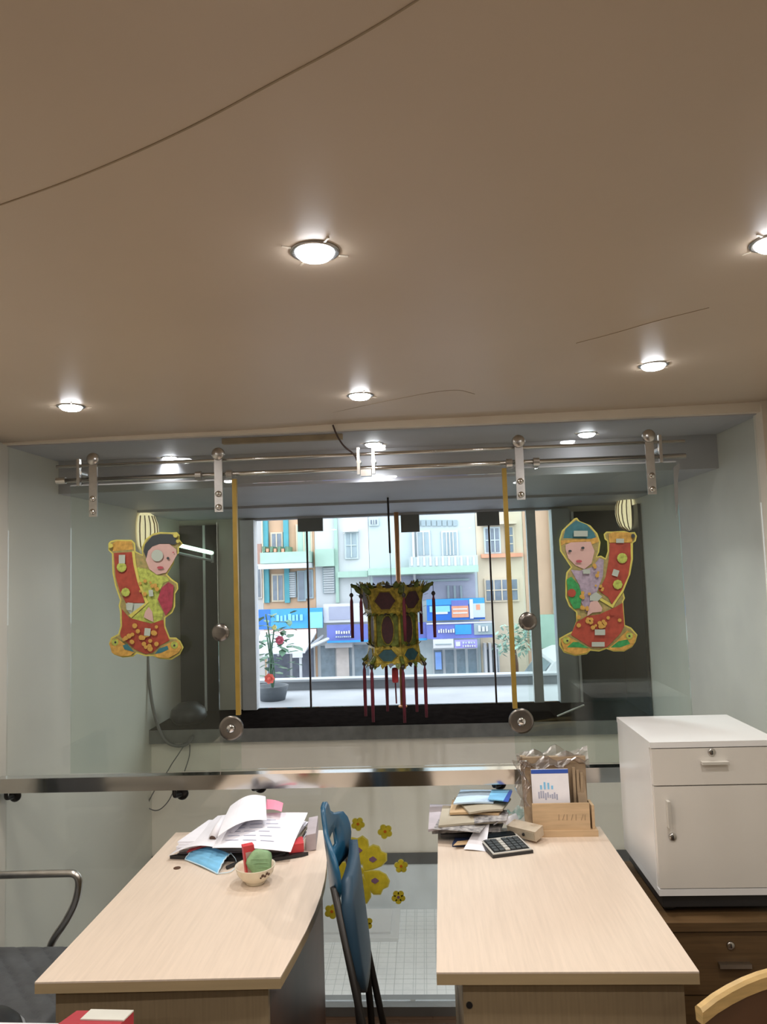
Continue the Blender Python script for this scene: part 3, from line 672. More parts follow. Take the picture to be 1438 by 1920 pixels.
tag(obj('paper_sheet', sheet(V(398, 1590, zs+0.005), V(545, 1598, zs-0.022), V(577, 1522, zs+0.030), V(432, 1530, zs+0.030), lambda u, v: 0.006*math.sin(PI*u)+0.004*math.sin(5*v), 12), m_paper), 'large printed white sheet lying across the paper stack', 'paper')
tag(obj('paper_sheet', sheet(V(408, 1572, zs+0.03), V(500, 1541, zs+0.036), V(498, 1496, zs+0.075), V(432, 1514, zs+0.065), rollfn, 12), m_paper), 'curled white sheet on top of the left papers, touching the rail', 'paper')
tag(obj('pink_slip', sheet(V(498, 1518, zs+0.052), V(528, 1522, zs+0.050), V(531, 1506, zs+0.062), V(500, 1499, zs+0.066), lambda u, v: 0.004*math.sin(PI*u), 4), m_pink), 'small pink slip of paper with red lines behind the sheets', 'paper')
# printed text rows on the big sheet
big = [o for o in bpy.data.objects if o.get('label', '').startswith('large printed')][0]
for i in range(6):
    s = 0.18+0.12*i
    a = Vector(V(398, 1590, zs+0.005)).lerp(Vector(V(432, 1530, zs+0.030)), s); b = Vector(V(545, 1598, zs-0.022)).lerp(Vector(V(577, 1522, zs+0.030)), s)
    p0, p1 = a.lerp(b, 0.12), a.lerp(b, 0.80-0.06*(i % 3)); d = (b-a).normalized(); u = Vector((-d.y, d.x, 0))*0.003
    f = lambda uu: Vector((0, 0, 0.006*math.sin(PI*uu)+0.004*math.sin(5*s)+0.0012))
    bm = B(); pr = None
    for q in range(13):
        uu = 0.12+(0.68-0.06*(i % 3))*q/12; c = a.lerp(b, uu)+f(uu); cur = (bm.verts.new(c-u), bm.verts.new(c+u))
        if pr and q % 4: bm.faces.new((pr[0], cur[0], cur[1], pr[1]))
        pr = cur
    obj('text_line', bm, m_ink, big)
# rolled paper tube end
a, b = Vector(V(399, 1572, zs+0.012)), Vector(V(420, 1535, zs+0.05))
rp = thing('rolled_paper', 'rolled up white paper with a dark open end', 'paper', a)
obj('roll', tube([a, a.lerp(b, .5), b], [0.016, 0.017, 0.014], 14), m_paper, rp, smooth=True)
obj('opening', lathe([(0.012, 0.0005), (0.012, 0.002), (0, 0.002)], a, 12, tuple((a-b).normalized())), m_darkwood, rp)
tag(obj('red_stripe_card', sheet(V(350, 1599, zt+0.022), V(418, 1576, zt+0.058), V(419, 1573, zt+0.060), V(354, 1593, zt+0.026), None, 4, 0.002), m_red), 'thin dark red card edge above the blue face mask', 'card')
# mask
mk = thing('face_mask', 'sky blue pleated face mask lying on the left desk', 'face mask', V(395, 1618, zt))
c = [Vector(V(347, 1612, zt+0.002)), Vector(V(408, 1639, zt+0.002)), Vector(V(432, 1602, zt+0.022)), Vector(V(374, 1592, zt+0.024))]
def mfn(u, v): return 0.010*math.sin(PI*v)+0.012*math.sin(PI*u)*(0.4+v)*0.6+0.0035*abs(math.sin(5*PI*v))
bm = sheet(c[0], c[1], c[2], c[3], mfn, 20, 0.0012); obj('cloth', bm, m_mask, mk, smooth=True)
for e0, e1, nm in ((c[0], c[1], 0), (c[1], c[2], 1), (c[3], c[0], 2)):
    v0 = lambda s: {0: (s, 0), 1: (1, s), 2: (0, 1-s)}[nm]
    obj('edge_binding', tube([e0.lerp(e1, s)+Vector((0, 0, mfn(*v0(s))+0.001)) for s in [q/10 for q in range(11)]], 0.0022, 6), m_maskedge, mk)
obj('ear_loop', tube(arc([c[2]+Vector((0, 0, .006)), c[2]+Vector((.03, -.02, -.015)), c[1]+Vector((.05, .01, 0.0025)), c[1]+Vector((0, 0, .002))], 3), 0.0013, 5), m_maskedge, mk)
tag(obj('black_strap', tube(arc([V(425, 1627, zt+0.006), V(447, 1617, zt+0.008), V(470, 1615, zt+0.008), V(520, 1606, zt+0.008), V(535, 1600, zt+0.014)], 3), 0.006, 6), m_black), 'black strap lying between the face mask and the bowl', 'strap')
# bowl
bc = Pz(479, 1655, zt)
bw = thing('bowl', 'small cream ceramic bowl with brown floral marks', 'bowl', (bc.x, bc.y, zt))
obj('body', lathe([(0, 0.0), (0.030, 0.0), (0.032, 0.004), (0.031, 0.008), (0.046, 0.018), (0.058, 0.034), (0.063, 0.052), (0.0655, 0.056), (0.061, 0.055), (0.055, 0.036), (0.042, 0.020), (0.026, 0.012), (0, 0.011)], (bc.x, bc.y, zt), 32), m_bowl, bw, smooth=True)
for a_, z_, r_ in ((-0.95, 0.040, 0.005), (-0.80, 0.036, 0.004), (-0.70, 0.043, 0.005), (-0.55, 0.038, 0.004), (-1.05, 0.034, 0.003)):
    rr = 0.0585 + (z_-0.034)*0.28
    obj('painted_mark', lathe([(r_, 0), (r_, 0.0008), (0, 0.001)], (bc.x+rr*math.cos(a_), bc.y+rr*math.sin(a_), zt+z_), 8, (math.cos(a_), math.sin(a_), -0.3)), m_darkwood, bw)
rb = thing('red_box', 'slim red medicine box standing in the bowl', 'box', (bc.x-0.022, bc.y+0.012, zt+0.014))
ax = (Vector((0.85, 0.5, 0)), Vector((-0.5, 0.85, 0.1)), Vector((-0.08, -0.1, 1)))
obj('carton', obox((bc.x-0.020, bc.y+0.008, zt+0.066), (0.036, 0.020, 0.106), ax), m_red, rb, bevel=0.001)
obj('pale_side', obox(Vector((bc.x-0.020, bc.y+0.008, zt+0.060))-ax[1].normalized()*0.0105-ax[0].normalized()*0.002, (0.020, 0.001, 0.078), ax), m_dskin, rb)
obj('printed_mark', obox(Vector((bc.x-0.020, bc.y+0.008, zt+0.070))-ax[1].normalized()*0.0112-ax[0].normalized()*0.002, (0.008, 0.001, 0.03), ax), m_darkwood, rb)
gp = thing('green_pouch', 'puffy round green pouch leaning in the bowl', 'pouch', (bc.x+0.018, bc.y, zt+0.02))
bm = lathe([(0, -0.011), (0.020, -0.010), (0.034, -0.006), (0.041, 0), (0.034, 0.006), (0.020, 0.010), (0, 0.011)], (bc.x+0.018, bc.y-0.012, zt+0.068), 20, (0.15, -1, 0.25), mod=lambda a, h: 1+0.06*math.cos(5*a)+0.04*math.cos(3*a+1))
obj('cloth', bm, m_green, gp, smooth=True)
for k in range(3): obj('leaf_fold', tube(arc([(bc.x-0.012+0.002*k, bc.y-0.022, zt+0.052+0.014*k), (bc.x+0.018, bc.y-0.028, zt+0.058+0.014*k), (bc.x+0.047, bc.y-0.021, zt+0.056+0.013*k)], 2), 0.0012, 5), m_green, gp)
tag(obj('desk_grommet', lathe([(0.012, 0), (0.012, 0.002), (0.009, 0.003), (0, 0.003)], Pz(332, 1628, zt), 14), m_darkwood), 'tiny brown stain-like screw cap on the left desk', 'screw cap')

# ------------------------------------------------------------------ things on the right desk
def pile(name, label, cat, pix, z0, th, m, warp=0.004, grp=None):
    q = [V(x, y, z0) for x, y in pix]
    o = obj(name, sheet(*q, fn=lambda u, v: warp*math.sin(PI*u)*math.sin(2.5*v+0.6), n=6, t=th), m); return tag(o, label, cat, grp)
pile('folder', 'navy blue folder at the bottom of the right paper pile', 'folder', ((848, 1588), (898, 1588), (905, 1562), (862, 1560)), zt+0.0005, 0.012, m_navy, 0)
pile('notebook', 'black bound notebook under the newspapers', 'notebook', ((826, 1571), (915, 1569), (935, 1546), (822, 1545)), zt+0.013, 0.012, m_black, 0)
pile('newspaper', 'folded grey newspaper, lowest of the right pile', 'newspaper', ((810, 1564), (938, 1560), (950, 1530), (815, 1528)), zt+0.026, 0.010, m_print, 0.004)
pile('newspaper', 'folded lilac newspaper hanging out left of the right pile', 'newspaper', ((803, 1560), (878, 1552), (900, 1515), (806, 1512)), zt+0.040, 0.009, m_lily, 0.004)
pile('newspaper', 'khaki folded paper in the middle of the right pile', 'newspaper', ((822, 1552), (942, 1544), (945, 1518), (830, 1514)), zt+0.053, 0.008, m_khaki, 0.005)
pile('newspaper', 'crumpled black and white newspaper page hanging over the front of the right pile', 'newspaper', ((812, 1556), (900, 1562), (925, 1532), (826, 1530)), zt+0.0495, 0.002, m_print, 0.003)
pile('newspaper', 'dark printed leaflet on the right side of the paper pile', 'newspaper', ((890, 1545), (950, 1540), (955, 1520), (885, 1522)), zt+0.0625, 0.003, m_print, 0.004)
pile('brown_envelope', 'tan envelope slanting under the pale blue envelopes', 'envelope', ((843, 1528), (935, 1530), (950, 1508), (848, 1503)), zt+0.067, 0.008, m_manila, 0.006)
pile('envelope', 'cream envelope near the top of the right pile', 'envelope', ((880, 1527), (942, 1521), (958, 1500), (852, 1498)), zt+0.081, 0.007, m_khaki, 0.006)
pile('envelope', 'pale blue envelope on top of the right pile, left side', 'envelope', ((850, 1509), (925, 1507), (938, 1484), (864, 1483)), zt+0.095, 0.006, m_ltblue, 0.005)
e = thing('courier_envelope', 'bright blue and white courier envelope, topmost of the right pile', 'envelope', V(935, 1495, zt+0.107))
q = [V(x, y, zt+0.108) for x, y in ((915, 1500), (952, 1503), (960, 1482), (922, 1482))]
obj('sleeve', sheet(*q, n=4, t=0.004), m_cyan, e)
q = [V(x, y, zt+0.113) for x, y in ((943, 1503), (953, 1504), (961, 1483), (955, 1482))]
obj('blue_stripe', sheet(*q, n=2, t=0.001), m_bluetape, e)
pile('note_slip', 'white paper slip with handwriting leaning on the calculator', 'paper', ((869, 1587), (910, 1589), (919, 1560), (893, 1566)), zt+0.016, 0.0008, m_paper, 0.003)
slip = [o for o in bpy.data.objects if o.get('label', '').startswith('white paper slip')][0]
slip.location.z += 0.012; slip.rotation_euler = (math.radians(22), 0, 0)
tag(obj('card', slab_poly([tuple(Pz(x, y, zt))[:2] for x, y in ((850, 1593), (905, 1588), (902, 1580), (858, 1585))], zt+0.0132, zt+0.0145), m_manila), 'narrow tan card under the white note slip', 'card')
# calculator
ca = [Pz(x, y, zt) for x, y in ((924, 1610), (1000, 1600), (985, 1567), (905, 1577))]
cn = thing('calculator', 'black desktop calculator with silver frame on the right desk', 'calculator', ((ca[0]+ca[2])/2))
X_ = (ca[1]-ca[0]); Y_ = (ca[3]-ca[0]); Wc, Lc = X_.length, 0.165
X_.normalize(); Y_ = Vector((-X_.y, X_.x, 0)); o0 = ca[0]
def cbox(u0, u1, v0, v1, z0, z1, sl=0.06):
    bm = B(); v = []
    for zz in (z0, z1):
        for u, vv in ((u0, v0), (u1, v0), (u1, v1), (u0, v1)):
            p = o0+X_*u+Y_*vv; v.append(bm.verts.new((p.x, p.y, zt+zz+(sl*vv if zz > 0.0005 else 0))))
    for f in ((3,2,1,0),(4,5,6,7),(0,1,5,4),(1,2,6,5),(2,3,7,6),(3,0,4,7)): bm.faces.new([v[i] for i in f])
    return bm
obj('base', cbox(0, Wc, 0, Lc, 0.0, 0.010), m_black, cn, bevel=0.001)
obj('frame', cbox(0.003, Wc-0.003, 0.003, Lc-0.003, 0.0102, 0.014), m_silver, cn)
obj('keypad', cbox(0.009, Wc-0.009, 0.010, 0.112, 0.0142, 0.0150), m_black, cn)
obj('display', cbox(0.012, Wc-0.012, 0.122, 0.155, 0.0142, 0.018), m_dark, cn)
kw = (Wc-0.026)/6
for i in range(6):
    for j in range(5):
        obj('key', cbox(0.013+i*kw, 0.013+(i+0.78)*kw, 0.013+j*0.0195, 0.013+j*0.0195+0.015, 0.0152, 0.019), m_key if i != 2 else m_silver, cn)
# beige gadget box
p = Pz(985, 1575, zt)
gb = thing('beige_plastic_box', 'dirty beige plastic gadget with a black button by the calculator', 'gadget', (p.x, p.y, zt))
d = Vector((0.78, -0.62, 0)); ax = (d, Vector((0.62, 0.78, 0.15)), Vector((-0.1, -0.15, 1)))
cgb = Vector((p.x+0.002, p.y+0.010, zt+0.031))
obj('case', obox(cgb, (0.118, 0.056, 0.036), ax), m_beigepl, gb, bevel=0.006)
A2 = [Vector(a).normalized() for a in ax]
obj('button', lathe([(0.0055, 0), (0.0055, 0.004), (0, 0.005)], cgb-A2[1]*0.0282+A2[0]*0.01, 10, tuple(-A2[1])), m_black, gb)
obj('front_plate', obox(cgb-A2[1]*0.0285+A2[0]*0.034, (0.038, 0.002, 0.026), ax), m_khaki, gb)
tag(obj('green_wrapper', sheet(V(950, 1532, zt+0.05), V(985, 1530, zt+0.05), V(980, 1515, zt+0.075), V(952, 1518, zt+0.07), lambda u, v: 0.012*math.sin(7*u+3*v), 8), mat('green_white_wrapper', (0.10, 0.32, 0.28), 0.4, var=0.6, scale=40, col2=(0.7, 0.75, 0.72))), 'crumpled green and white wrapper between the papers and wooden holder', 'wrapper')
tag(obj('white_wrapper', sheet(V(925, 1547, zt+0.056), V(968, 1545, zt+0.040), V(975, 1528, zt+0.045), V(930, 1530, zt+0.065), lambda u, v: 0.010*math.sin(6*u-4*v), 8), m_paper), 'crumpled white wrapper below the green one on the right desk', 'wrapper')
# wooden calendar holder
fy = 2.795
hx0, hx1 = Py(990, 1560, fy).x, Py(1122, 1560, fy).x
ho = thing('calendar_holder', 'dusty wooden desk calendar holder with front tray, wrapped in torn film', 'calendar holder', ((hx0+hx1)/2, fy, zt))
obj('base_board', bx(hx0, hx1, fy, fy+0.095, zt, zt+0.022), m_rawwood, ho, bevel=0.002)
fx0, fx1 = Py(1000, 1550, fy).x, Py(1108, 1550, fy).x; fz1 = Py(1050, 1508, fy).z
fp = obj('front_board', bx(fx0, fx1, fy+0.008, fy+0.016, zt+0.022, fz1), m_rawwood, ho, bevel=0.001)
for k, px in enumerate((1048, 1055, 1063, 1071, 1080, 1090, 1097)):
    a, b = Py(px, 1538, fy+0.008), Py(px+(3 if k % 2 else 0), 1527, fy+0.008)
    obj('engraved_stroke', tube([(a.x, fy+0.0075, a.z), (b.x, fy+0.0075, b.z)], 0.0012, 5), m_dustwood, fp)
bz = Py(1050, 1418, fy+0.08).z
for px0, px1, lab in ((980, 1000, 0), (1082, 1098, 1)):
    a, b = Py(px0, 1500, fy+0.07).x, Py(px1, 1500, fy+0.07).x
    obj('side_post', prism([(a, fy+0.012, zt+0.022), (b, fy+0.012, zt+0.022), (b, fy+0.090, bz), (a, fy+0.090, bz)], (0, 0.016, 0)), m_dustwood, ho)
a, b = Py(980, 1430, fy+0.07).x, Py(1098, 1430, fy+0.07).x
obj('back_board', bx(a, b, fy+0.074, fy+0.080, zt+0.022, bz-0.02), m_dustwood, ho)
obj('top_rail', bx(a, b, fy+0.070, fy+0.094, bz-0.022, bz), m_dustwood, ho)
obj('tray_side', prism([(hx1-0.018, fy+0.012, zt+0.022), (hx1-0.008, fy+0.012, zt+0.022), (hx1-0.008, fy+0.012, fz1-0.01), (hx1-0.018, fy+0.012, fz1-0.01)], (0, 0.07, 0)), m_rawwood, ho)
for k in range(3):
    xk = Py(1076+7*k, 1470, fy+0.06).x; obj('stick', bx(xk-0.005, xk+0.005, fy+0.05, fy+0.06, zt+0.022, bz-0.035-0.01*k), m_dustwood, ho)
random.seed(11)
obj('torn_film', sheet((a-0.02, fy+0.05, bz-0.03), (b+0.01, fy+0.05, bz-0.02), (b+0.015, fy+0.11, bz+0.02), (a-0.02, fy+0.11, bz+0.01), lambda u, v: 0.012*math.sin(17*u+5*v)+0.012*math.sin(9*u-11*v+1), 16), m_film, ho)
obj('torn_film', sheet((a-0.03, fy+0.0, zt+0.11), (a+0.01, fy-0.004, zt+0.11), (a+0.012, fy+0.06, bz-0.01), (a-0.03, fy+0.07, bz-0.01), lambda u, v: (0.01*math.sin(11*v+3*u), 0.008*math.sin(13*u+7*v), 0), 12), m_film, ho)
cal = thing('desk_calendar', 'white desk calendar with blue top edge in the wooden holder', 'calendar', (Py(1034, 1500, fy+0.03).x, fy+0.03, zt+0.023))
cx0, cx1 = Py(998, 1475, fy+0.025).x, Py(1068, 1475, fy+0.025).x; cz1 = Py(1034, 1443, fy+0.04).z
def cal_quad(u0, u1, v0, v1, dy): # tilted page
    zz = lambda v: zt+0.024+(cz1-zt-0.024)*v; ff = lambda v: fy+0.022+0.022*v-dy
    return [(cx0+(cx1-cx0)*u, ff(v), zz(v)) for u, v in ((u0, v0), (u1, v0), (u1, v1), (u0, v1))]
obj('pages', prism(cal_quad(0, 1, 0, 1, 0), (0, 0.006, 0)), m_ltblue if False else m_paper, cal)
obj('blue_header', prism(cal_quad(0, 1, 0.93, 1.0, 0.0008), (0, 0.0006, 0)), m_bluetape, cal)
random.seed(5)
for k in range(9):
    u = 0.16+0.06*k; obj('print_mark', prism(cal_quad(u, u+0.04, 0.50+random.uniform(-.02, .02), 0.58+random.uniform(-.02, .06), 0.0008), (0, 0.0006, 0)), m_ink, cal)
for k in range(4):
    u = 0.22+0.10*k; obj('print_mark', prism(cal_quad(u, u+0.05, 0.66, 0.74+random.uniform(-.03, .05), 0.0008), (0, 0.0006, 0)), m_cyan, cal)

# ------------------------------------------------------------------ cabinets on the right
WX0, WX1, WY0, WY1, WZ0, WZ1 = 0.694, 1.088, 2.41, 2.81, 0.705, 1.172
cz = 0.645
wc = thing('white_cabinet', 'glossy white cabinet with drawer and door standing on the brown cabinet', 'cabinet', ((WX0+WX1)/2, 2.6, cz))
obj('body', bx(WX0, WX1, WY0+0.02, WY1, WZ0+0.02, WZ1-0.018), m_white, wc)
obj('top_panel', bx(WX0-0.002, WX1+0.002, WY0-0.002, WY1, WZ1-0.0178, WZ1), m_white, wc, bevel=0.002)
obj('bottom_panel', bx(WX0, WX1, WY0, WY1, WZ0, WZ0+0.0198), m_white, wc, bevel=0.001)
zsplit = WZ1-0.135
dr = obj('drawer', bx(WX0+0.003, WX1-0.003, WY0, WY0+0.0195, zsplit+0.002, WZ1-0.021), m_offwhite, wc, bevel=0.001)
do = obj('door', bx(WX0+0.003, WX1-0.003, WY0, WY0+0.0195, WZ0+0.0225, zsplit-0.002), m_offwhite, wc, bevel=0.001)
a, b = Py(1313, 1432, WY0).x, Py(1363, 1432, WY0).x; zh = Py(1338, 1431, WY0).z
obj('handle', bx(a, b, WY0-0.020, WY0, zh, zh+0.008), m_silver, dr, bevel=0.002)
def lock(p, par):
    l_ = obj('lock', lathe([(0.0115, 0), (0.0115, 0.004), (0.009, 0.006), (0, 0.006)], p, 16, (0, -1, 0)), m_steel2, par, smooth=True)
    obj('keyhole', bx(p[0]-0.0015, p[0]+0.0015, p[1]-0.0068, p[1]-0.006, p[2]-0.006, p[2]+0.006), m_black, l_)
k = Py(1334, 1410, WY0); lock((k.x, WY0, k.z), dr)
a, b = Py(1250, 1500, WY0), Py(1254, 1550, WY0)
obj('handle', bx(a.x-0.004, a.x+0.005, WY0-0.020, WY0, b.z, a.z), m_silver, do, bevel=0.002)
k = Py(1261, 1569, WY0); lock((k.x, WY0, k.z), do)
obj('underside_shade', bx(WX0+0.012, WX1-0.012, WY0+0.012, WY1-0.01, cz+0.022, WZ0), m_black, wc)  # black box standing in for the deep shade under the cabinet
for x in (WX0+0.04, WX1-0.04):
    for y in (WY0+0.045, WY1-0.045):
        cs = obj('castor', bx(x-0.016, x+0.016, y-0.016, y+0.016, cz+0.012, cz+0.022), m_black, wc)
        obj('wheel', lathe([(0.008, -0.014), (0.0105, -0.008), (0.0105, 0.008), (0.008, 0.014)], (x, y, cz+0.011), 16, (1, 0, 0)), m_black, cs, smooth=True)
bc_ = thing('brown_cabinet', 'brown wood-grain drawer cabinet under the white cabinet', 'cabinet', (0.92, 2.6, 0))
BX0, BX1, BY0, BY1 = 0.672, 1.13, 2.375, 2.84
obj('body', bx(BX0+0.01, BX1-0.01, BY0+0.02, BY1, 0.03, cz-0.026), m_brownwood, bc_)
obj('top_panel', bx(BX0, BX1, BY0-0.01, BY1, cz-0.0255, cz), m_brownwood, bc_, bevel=0.002)
obj('plinth', bx(BX0+0.03, BX1-0.03, BY0+0.05, BY1-0.02, 0.0, 0.03), m_black, bc_)
zz = cz-0.032
for k, hgt in enumerate((0.185, 0.185, 0.19)):
    dwr = obj('drawer', bx(BX0+0.012, BX1-0.012, BY0, BY0+0.0195, zz-hgt+0.004, zz), m_brownwood, bc_, bevel=0.001)
    hx = (Py(1348, 1800, BY0).x+Py(1402, 1800, BY0).x)/2; zh = zz-0.098
    obj('handle', bx(hx-0.047, hx+0.047, BY0-0.018, BY0, zh, zh+0.012), m_steel2, dwr, bevel=0.002)
    if k == 0: q = Py(1368, 1752, BY0); lock((q.x, BY0, zz-0.038), dwr)
    zz -= hgt

# ------------------------------------------------------------------ wooden chair at bottom right
wch = thing('wooden_chair', 'honey wood chair with curved top rail, in front of the brown cabinet', 'chair', (0.85, 1.55, 0))
ccx, ccy = 0.80, 1.60
pts = []
for k in range(15):
    u_ = k/14; pts.append(Vector((0.545+0.51*u_, 1.66+0.06*math.sin(PI*u_), 0.786+0.052*math.sin(PI*u_)**0.8)))
bm = B(); pr = None
for i, p in enumerate(pts):
    t_ = (pts[min(i+1, 14)]-pts[max(i-1, 0)]).normalized(); nn = Vector((t_.y, -t_.x, 0)).normalized()
    cur = [bm.verts.new(p+nn*a+Vector((0, 0, b))) for a, b in ((-0.010, -0.016), (0.010, -0.016), (0.012, 0.010), (0.006, 0.016), (-0.006, 0.016), (-0.012, 0.010))]
    if pr:
        for k in range(6): bm.faces.new((pr[k], pr[(k+1) % 6], cur[(k+1) % 6], cur[k]))
    else: bm.faces.new(cur[::-1])
    pr = cur
bm.faces.new(pr)
obj('top_rail', bm, m_chairwood, wch, smooth=False)
bm = B(); pr = None
for i, p in enumerate(pts):
    t_ = (pts[min(i+1, 14)]-pts[max(i-1, 0)]).normalized(); nn = Vector((t_.y, -t_.x, 0)).normalized()
    cur = [bm.verts.new(Vector((p.x, p.y, 0))+nn*a+Vector((0, 0, b))) for a, b in ((-0.006, 0.50), (0.006, 0.50), (0.006, p.z-0.0165), (-0.006, p.z-0.0165))]
    if pr:
        for k in range(4): bm.faces.new((pr[k], pr[(k+1) % 4], cur[(k+1) % 4], cur[k]))
    else: bm.faces.new(cur[::-1])
    pr = cur
bm.faces.new(pr)
obj('backrest', bm, m_darkwood, wch)
obj('seat', lathe([(0, 0.43), (0.24, 0.43), (0.25, 0.44), (0.25, 0.455), (0.24, 0.465), (0, 0.462)], (ccx, 1.42, 0), 28), m_chairwood, wch, smooth=False)
for sx in (-1, 1):
    for sy in (-1, 1):
        obj('leg', tube([(ccx+0.17*sx, 1.42+0.17*sy, 0.435), (ccx+0.20*sx, 1.42+0.20*sy, 0.0)], [0.018, 0.014], 8), m_chairwood, wch, smooth=True)
for sx in (-1, 1):
    q = pts[1] if sx < 0 else pts[-2]
    obj('back_post', tube([(q.x+0.03*(-sx), q.y-0.10, 0.44), (q.x, q.y, 0.56)], 0.013, 8), m_chairwood, wch)

# ------------------------------------------------------------------ blue folding chair between the desks
fc = thing('folding_chair', 'folded blue plastic chair standing edge-on between the two desks', 'chair', (-0.2, 2.25, 0))
e_ = Vector((-0.03, 1, 0)).normalized()          # width direction of the folded chair
nrm = Vector((1, 0.03, 0)).normalized()
top = Vector((-0.278, 2.16, 1.035)); bot = Vector((-0.175, 2.16, 0.0))
def fcp(s, wv, off=0.0):                          # s: 0 bottom..1 top; wv along width; off along normal
    return bot.lerp(top, s)+e_*wv+nrm*off
def shell(prof, off0, bow, th, holes=None):
    "prof: list of (s, halfwidth)"
    bm = B(); n_ = 8; F_, R_ = [], []
    for s, hw in prof:
        f, r = [], []
        for i in range(n_+1):
            wv = -hw+2*hw*i/n_; o_ = off0+bow*(1-(wv/0.2)**2) if True else off0
            f.append(bm.verts.new(fcp(s, 0.13+wv, o_))); r.append(bm.verts.new(fcp(s, 0.13+wv, o_-th)))
        F_.append(f); R_.append(r)
    for j in range(len(prof)-1):
        for i in range(n_):
            if holes and holes(j, i): 
                continue
            bm.faces.new((F_[j][i], F_[j][i+1], F_[j+1][i+1], F_[j+1][i])); bm.faces.new((R_[j][i], R_[j+1][i], R_[j+1][i+1], R_[j][i+1]))
    bmesh.ops.remove_doubles(bm, verts=bm.verts, dist=1e-6)
    be = [e for e in bm.edges if len(e.link_faces) == 1]
    fv = {v: r for fr, rr in zip(F_, R_) for v, r in zip(fr, rr) if v.is_valid and r.is_valid}
    for e in be:
        a, b = e.verts
        if a in fv and b in fv:
            try: bm.faces.new((a, b, fv[b], fv[a]))
            except ValueError: pass
    return bm
obj('backrest', shell([(0.795,0.150),(0.81,0.175),(0.83,0.19),(0.855,0.20),(0.88,0.20),(0.905,0.19),(0.93,0.165),(0.945,0.10),(0.965,0.060),(0.985,0.050),(1.0,0.030)], 0.005, -0.045, 0.014, lambda j, i: j in (3, 4) and 2 <= i <= 5), m_bluepl, fc, smooth=True)
obj('seat', shell([(0.54,0.13),(0.57,0.165),(0.62,0.185),(0.70,0.19),(0.79,0.19),(0.845,0.16)], 0.022, 0.012, 0.028), m_bluedk, fc, smooth=True)
for wv in (-0.055, 0.315):
    obj('leg', tube([fcp(0.0, wv, 0.055), fcp(0.3, wv, 0.03), fcp(0.84, wv, -0.02)], 0.011, 8), m_blackmetal, fc, smooth=True)
    obj('leg', tube([fcp(0.0, wv+0.02 if wv < 0.1 else wv-0.02, -0.02), fcp(0.35, wv+0.02 if wv < 0.1 else wv-0.02, 0.0), fcp(0.72, wv+0.02 if wv < 0.1 else wv-0.02, 0.01)], 0.011, 8), m_blackmetal, fc, smooth=True)
for s_, off in ((0.06, 0.05), (0.14, -0.012)):
    obj('crossbar', tube([fcp(s_, -0.05, off), fcp(s_, 0.31, off)], 0.008, 8), m_blackmetal, fc, smooth=True)

# ------------------------------------------------------------------ grey armchair by the left wall
ac = thing('grey_armchair', 'charcoal quilted chair with stainless tube arms against the left wall', 'chair', (-1.42, 2.42, 0))
AX0, AX1, AY0, AY1 = -1.72, -1.10, 2.15, 2.66
def cush():
    bm = B(); n_ = 56; g = []
    for j in range(n_+1):
        r = []
        for i in range(n_+1):
            u, v = i/n_, j/n_; x = AX0+(AX1-AX0)*u; y = AY0+(AY1-AY0)*v
            ed = min(u, 1-u, v, 1-v); z = 0.47-0.035*max(0, 1-ed/0.12)**2
            d_ = abs(((x+y*0.9)/0.085) % 1.0-0.5); z -= 0.008*max(0, 1-d_/0.12)
            r.append(bm.verts.new((x, y, z)))
        g.append(r)
    for j in range(n_):
        for i in range(n_): bm.faces.new((g[j][i], g[j][i+1], g[j+1][i+1], g[j+1][i]))
    ex = bmesh.ops.extrude_face_region(bm, geom=bm.faces[:])
    for v in [q for q in ex['geom'] if isinstance(q, bmesh.types.BMVert)]: v.co.z = 0.39
    return bm
obj('seat', cush(), m_greyfab, ac, smooth=True)
obj('backrest', prism([(-1.715, AY0+0.02, 0.50), (-1.65, AY0+0.02, 0.48), (-1.69, AY0+0.02, 0.95), (-1.745, AY0+0.02, 0.95)], (0, AY1-AY0-0.04, 0)), m_greyfab, ac, bevel=0.015)
for yy_ in (2.70, 2.10):
    obj('arm', tube(arc([(-1.70, yy_, 0.46), (-1.72, yy_, 0.674), (-1.60, yy_, 0.678), (-1.36, yy_, 0.682), (-1.285, yy_, 0.682), (-1.290, yy_, 0.60), (-1.33, yy_, 0.52), (-1.385, yy_, 0.45), (-1.40, yy_, 0.40)], 3), 0.0135, 10), m_steel2, ac, smooth=True)
    for x_, x2 in ((-1.62, -1.66), (-1.20, -1.15)):
        obj('leg', tube([(x_, yy_, 0.40), (x2, yy_, 0.0)], 0.0125, 8), m_steel2, ac, smooth=True)
    obj('seat_rail', tube([(-1.68, yy_, 0.405), (-1.16, yy_, 0.405)], 0.0115, 8), m_steel2, ac, smooth=True)
for x_ in (-1.60, -1.22): obj('cross_rail', tube([(x_, 2.10, 0.385), (x_, 2.70, 0.385)], 0.010, 8), m_steel2, ac, smooth=True)
hp_ = Pz(8, 1945, 0.475)
hb = thing('black_helmet', 'black rounded helmet on the grey chair, cut by the bottom left corner', 'helmet', (hp_.x-0.06, hp_.y, 0.465))
obj('shell', lathe([(0.10, 0), (0.112, 0.015), (0.105, 0.035), (0.085, 0.055), (0.05, 0.068), (0, 0.072)], (hp_.x-0.06, hp_.y-0.02, 0.4705), 24), m_black, hb, smooth=True)
obj('rim', lathe([(0.113, 0.006), (0.117, 0.012), (0.117, 0.018), (0.113, 0.024)], (hp_.x-0.06, hp_.y-0.02, 0.4705), 24), m_greyframe, hb, smooth=True)

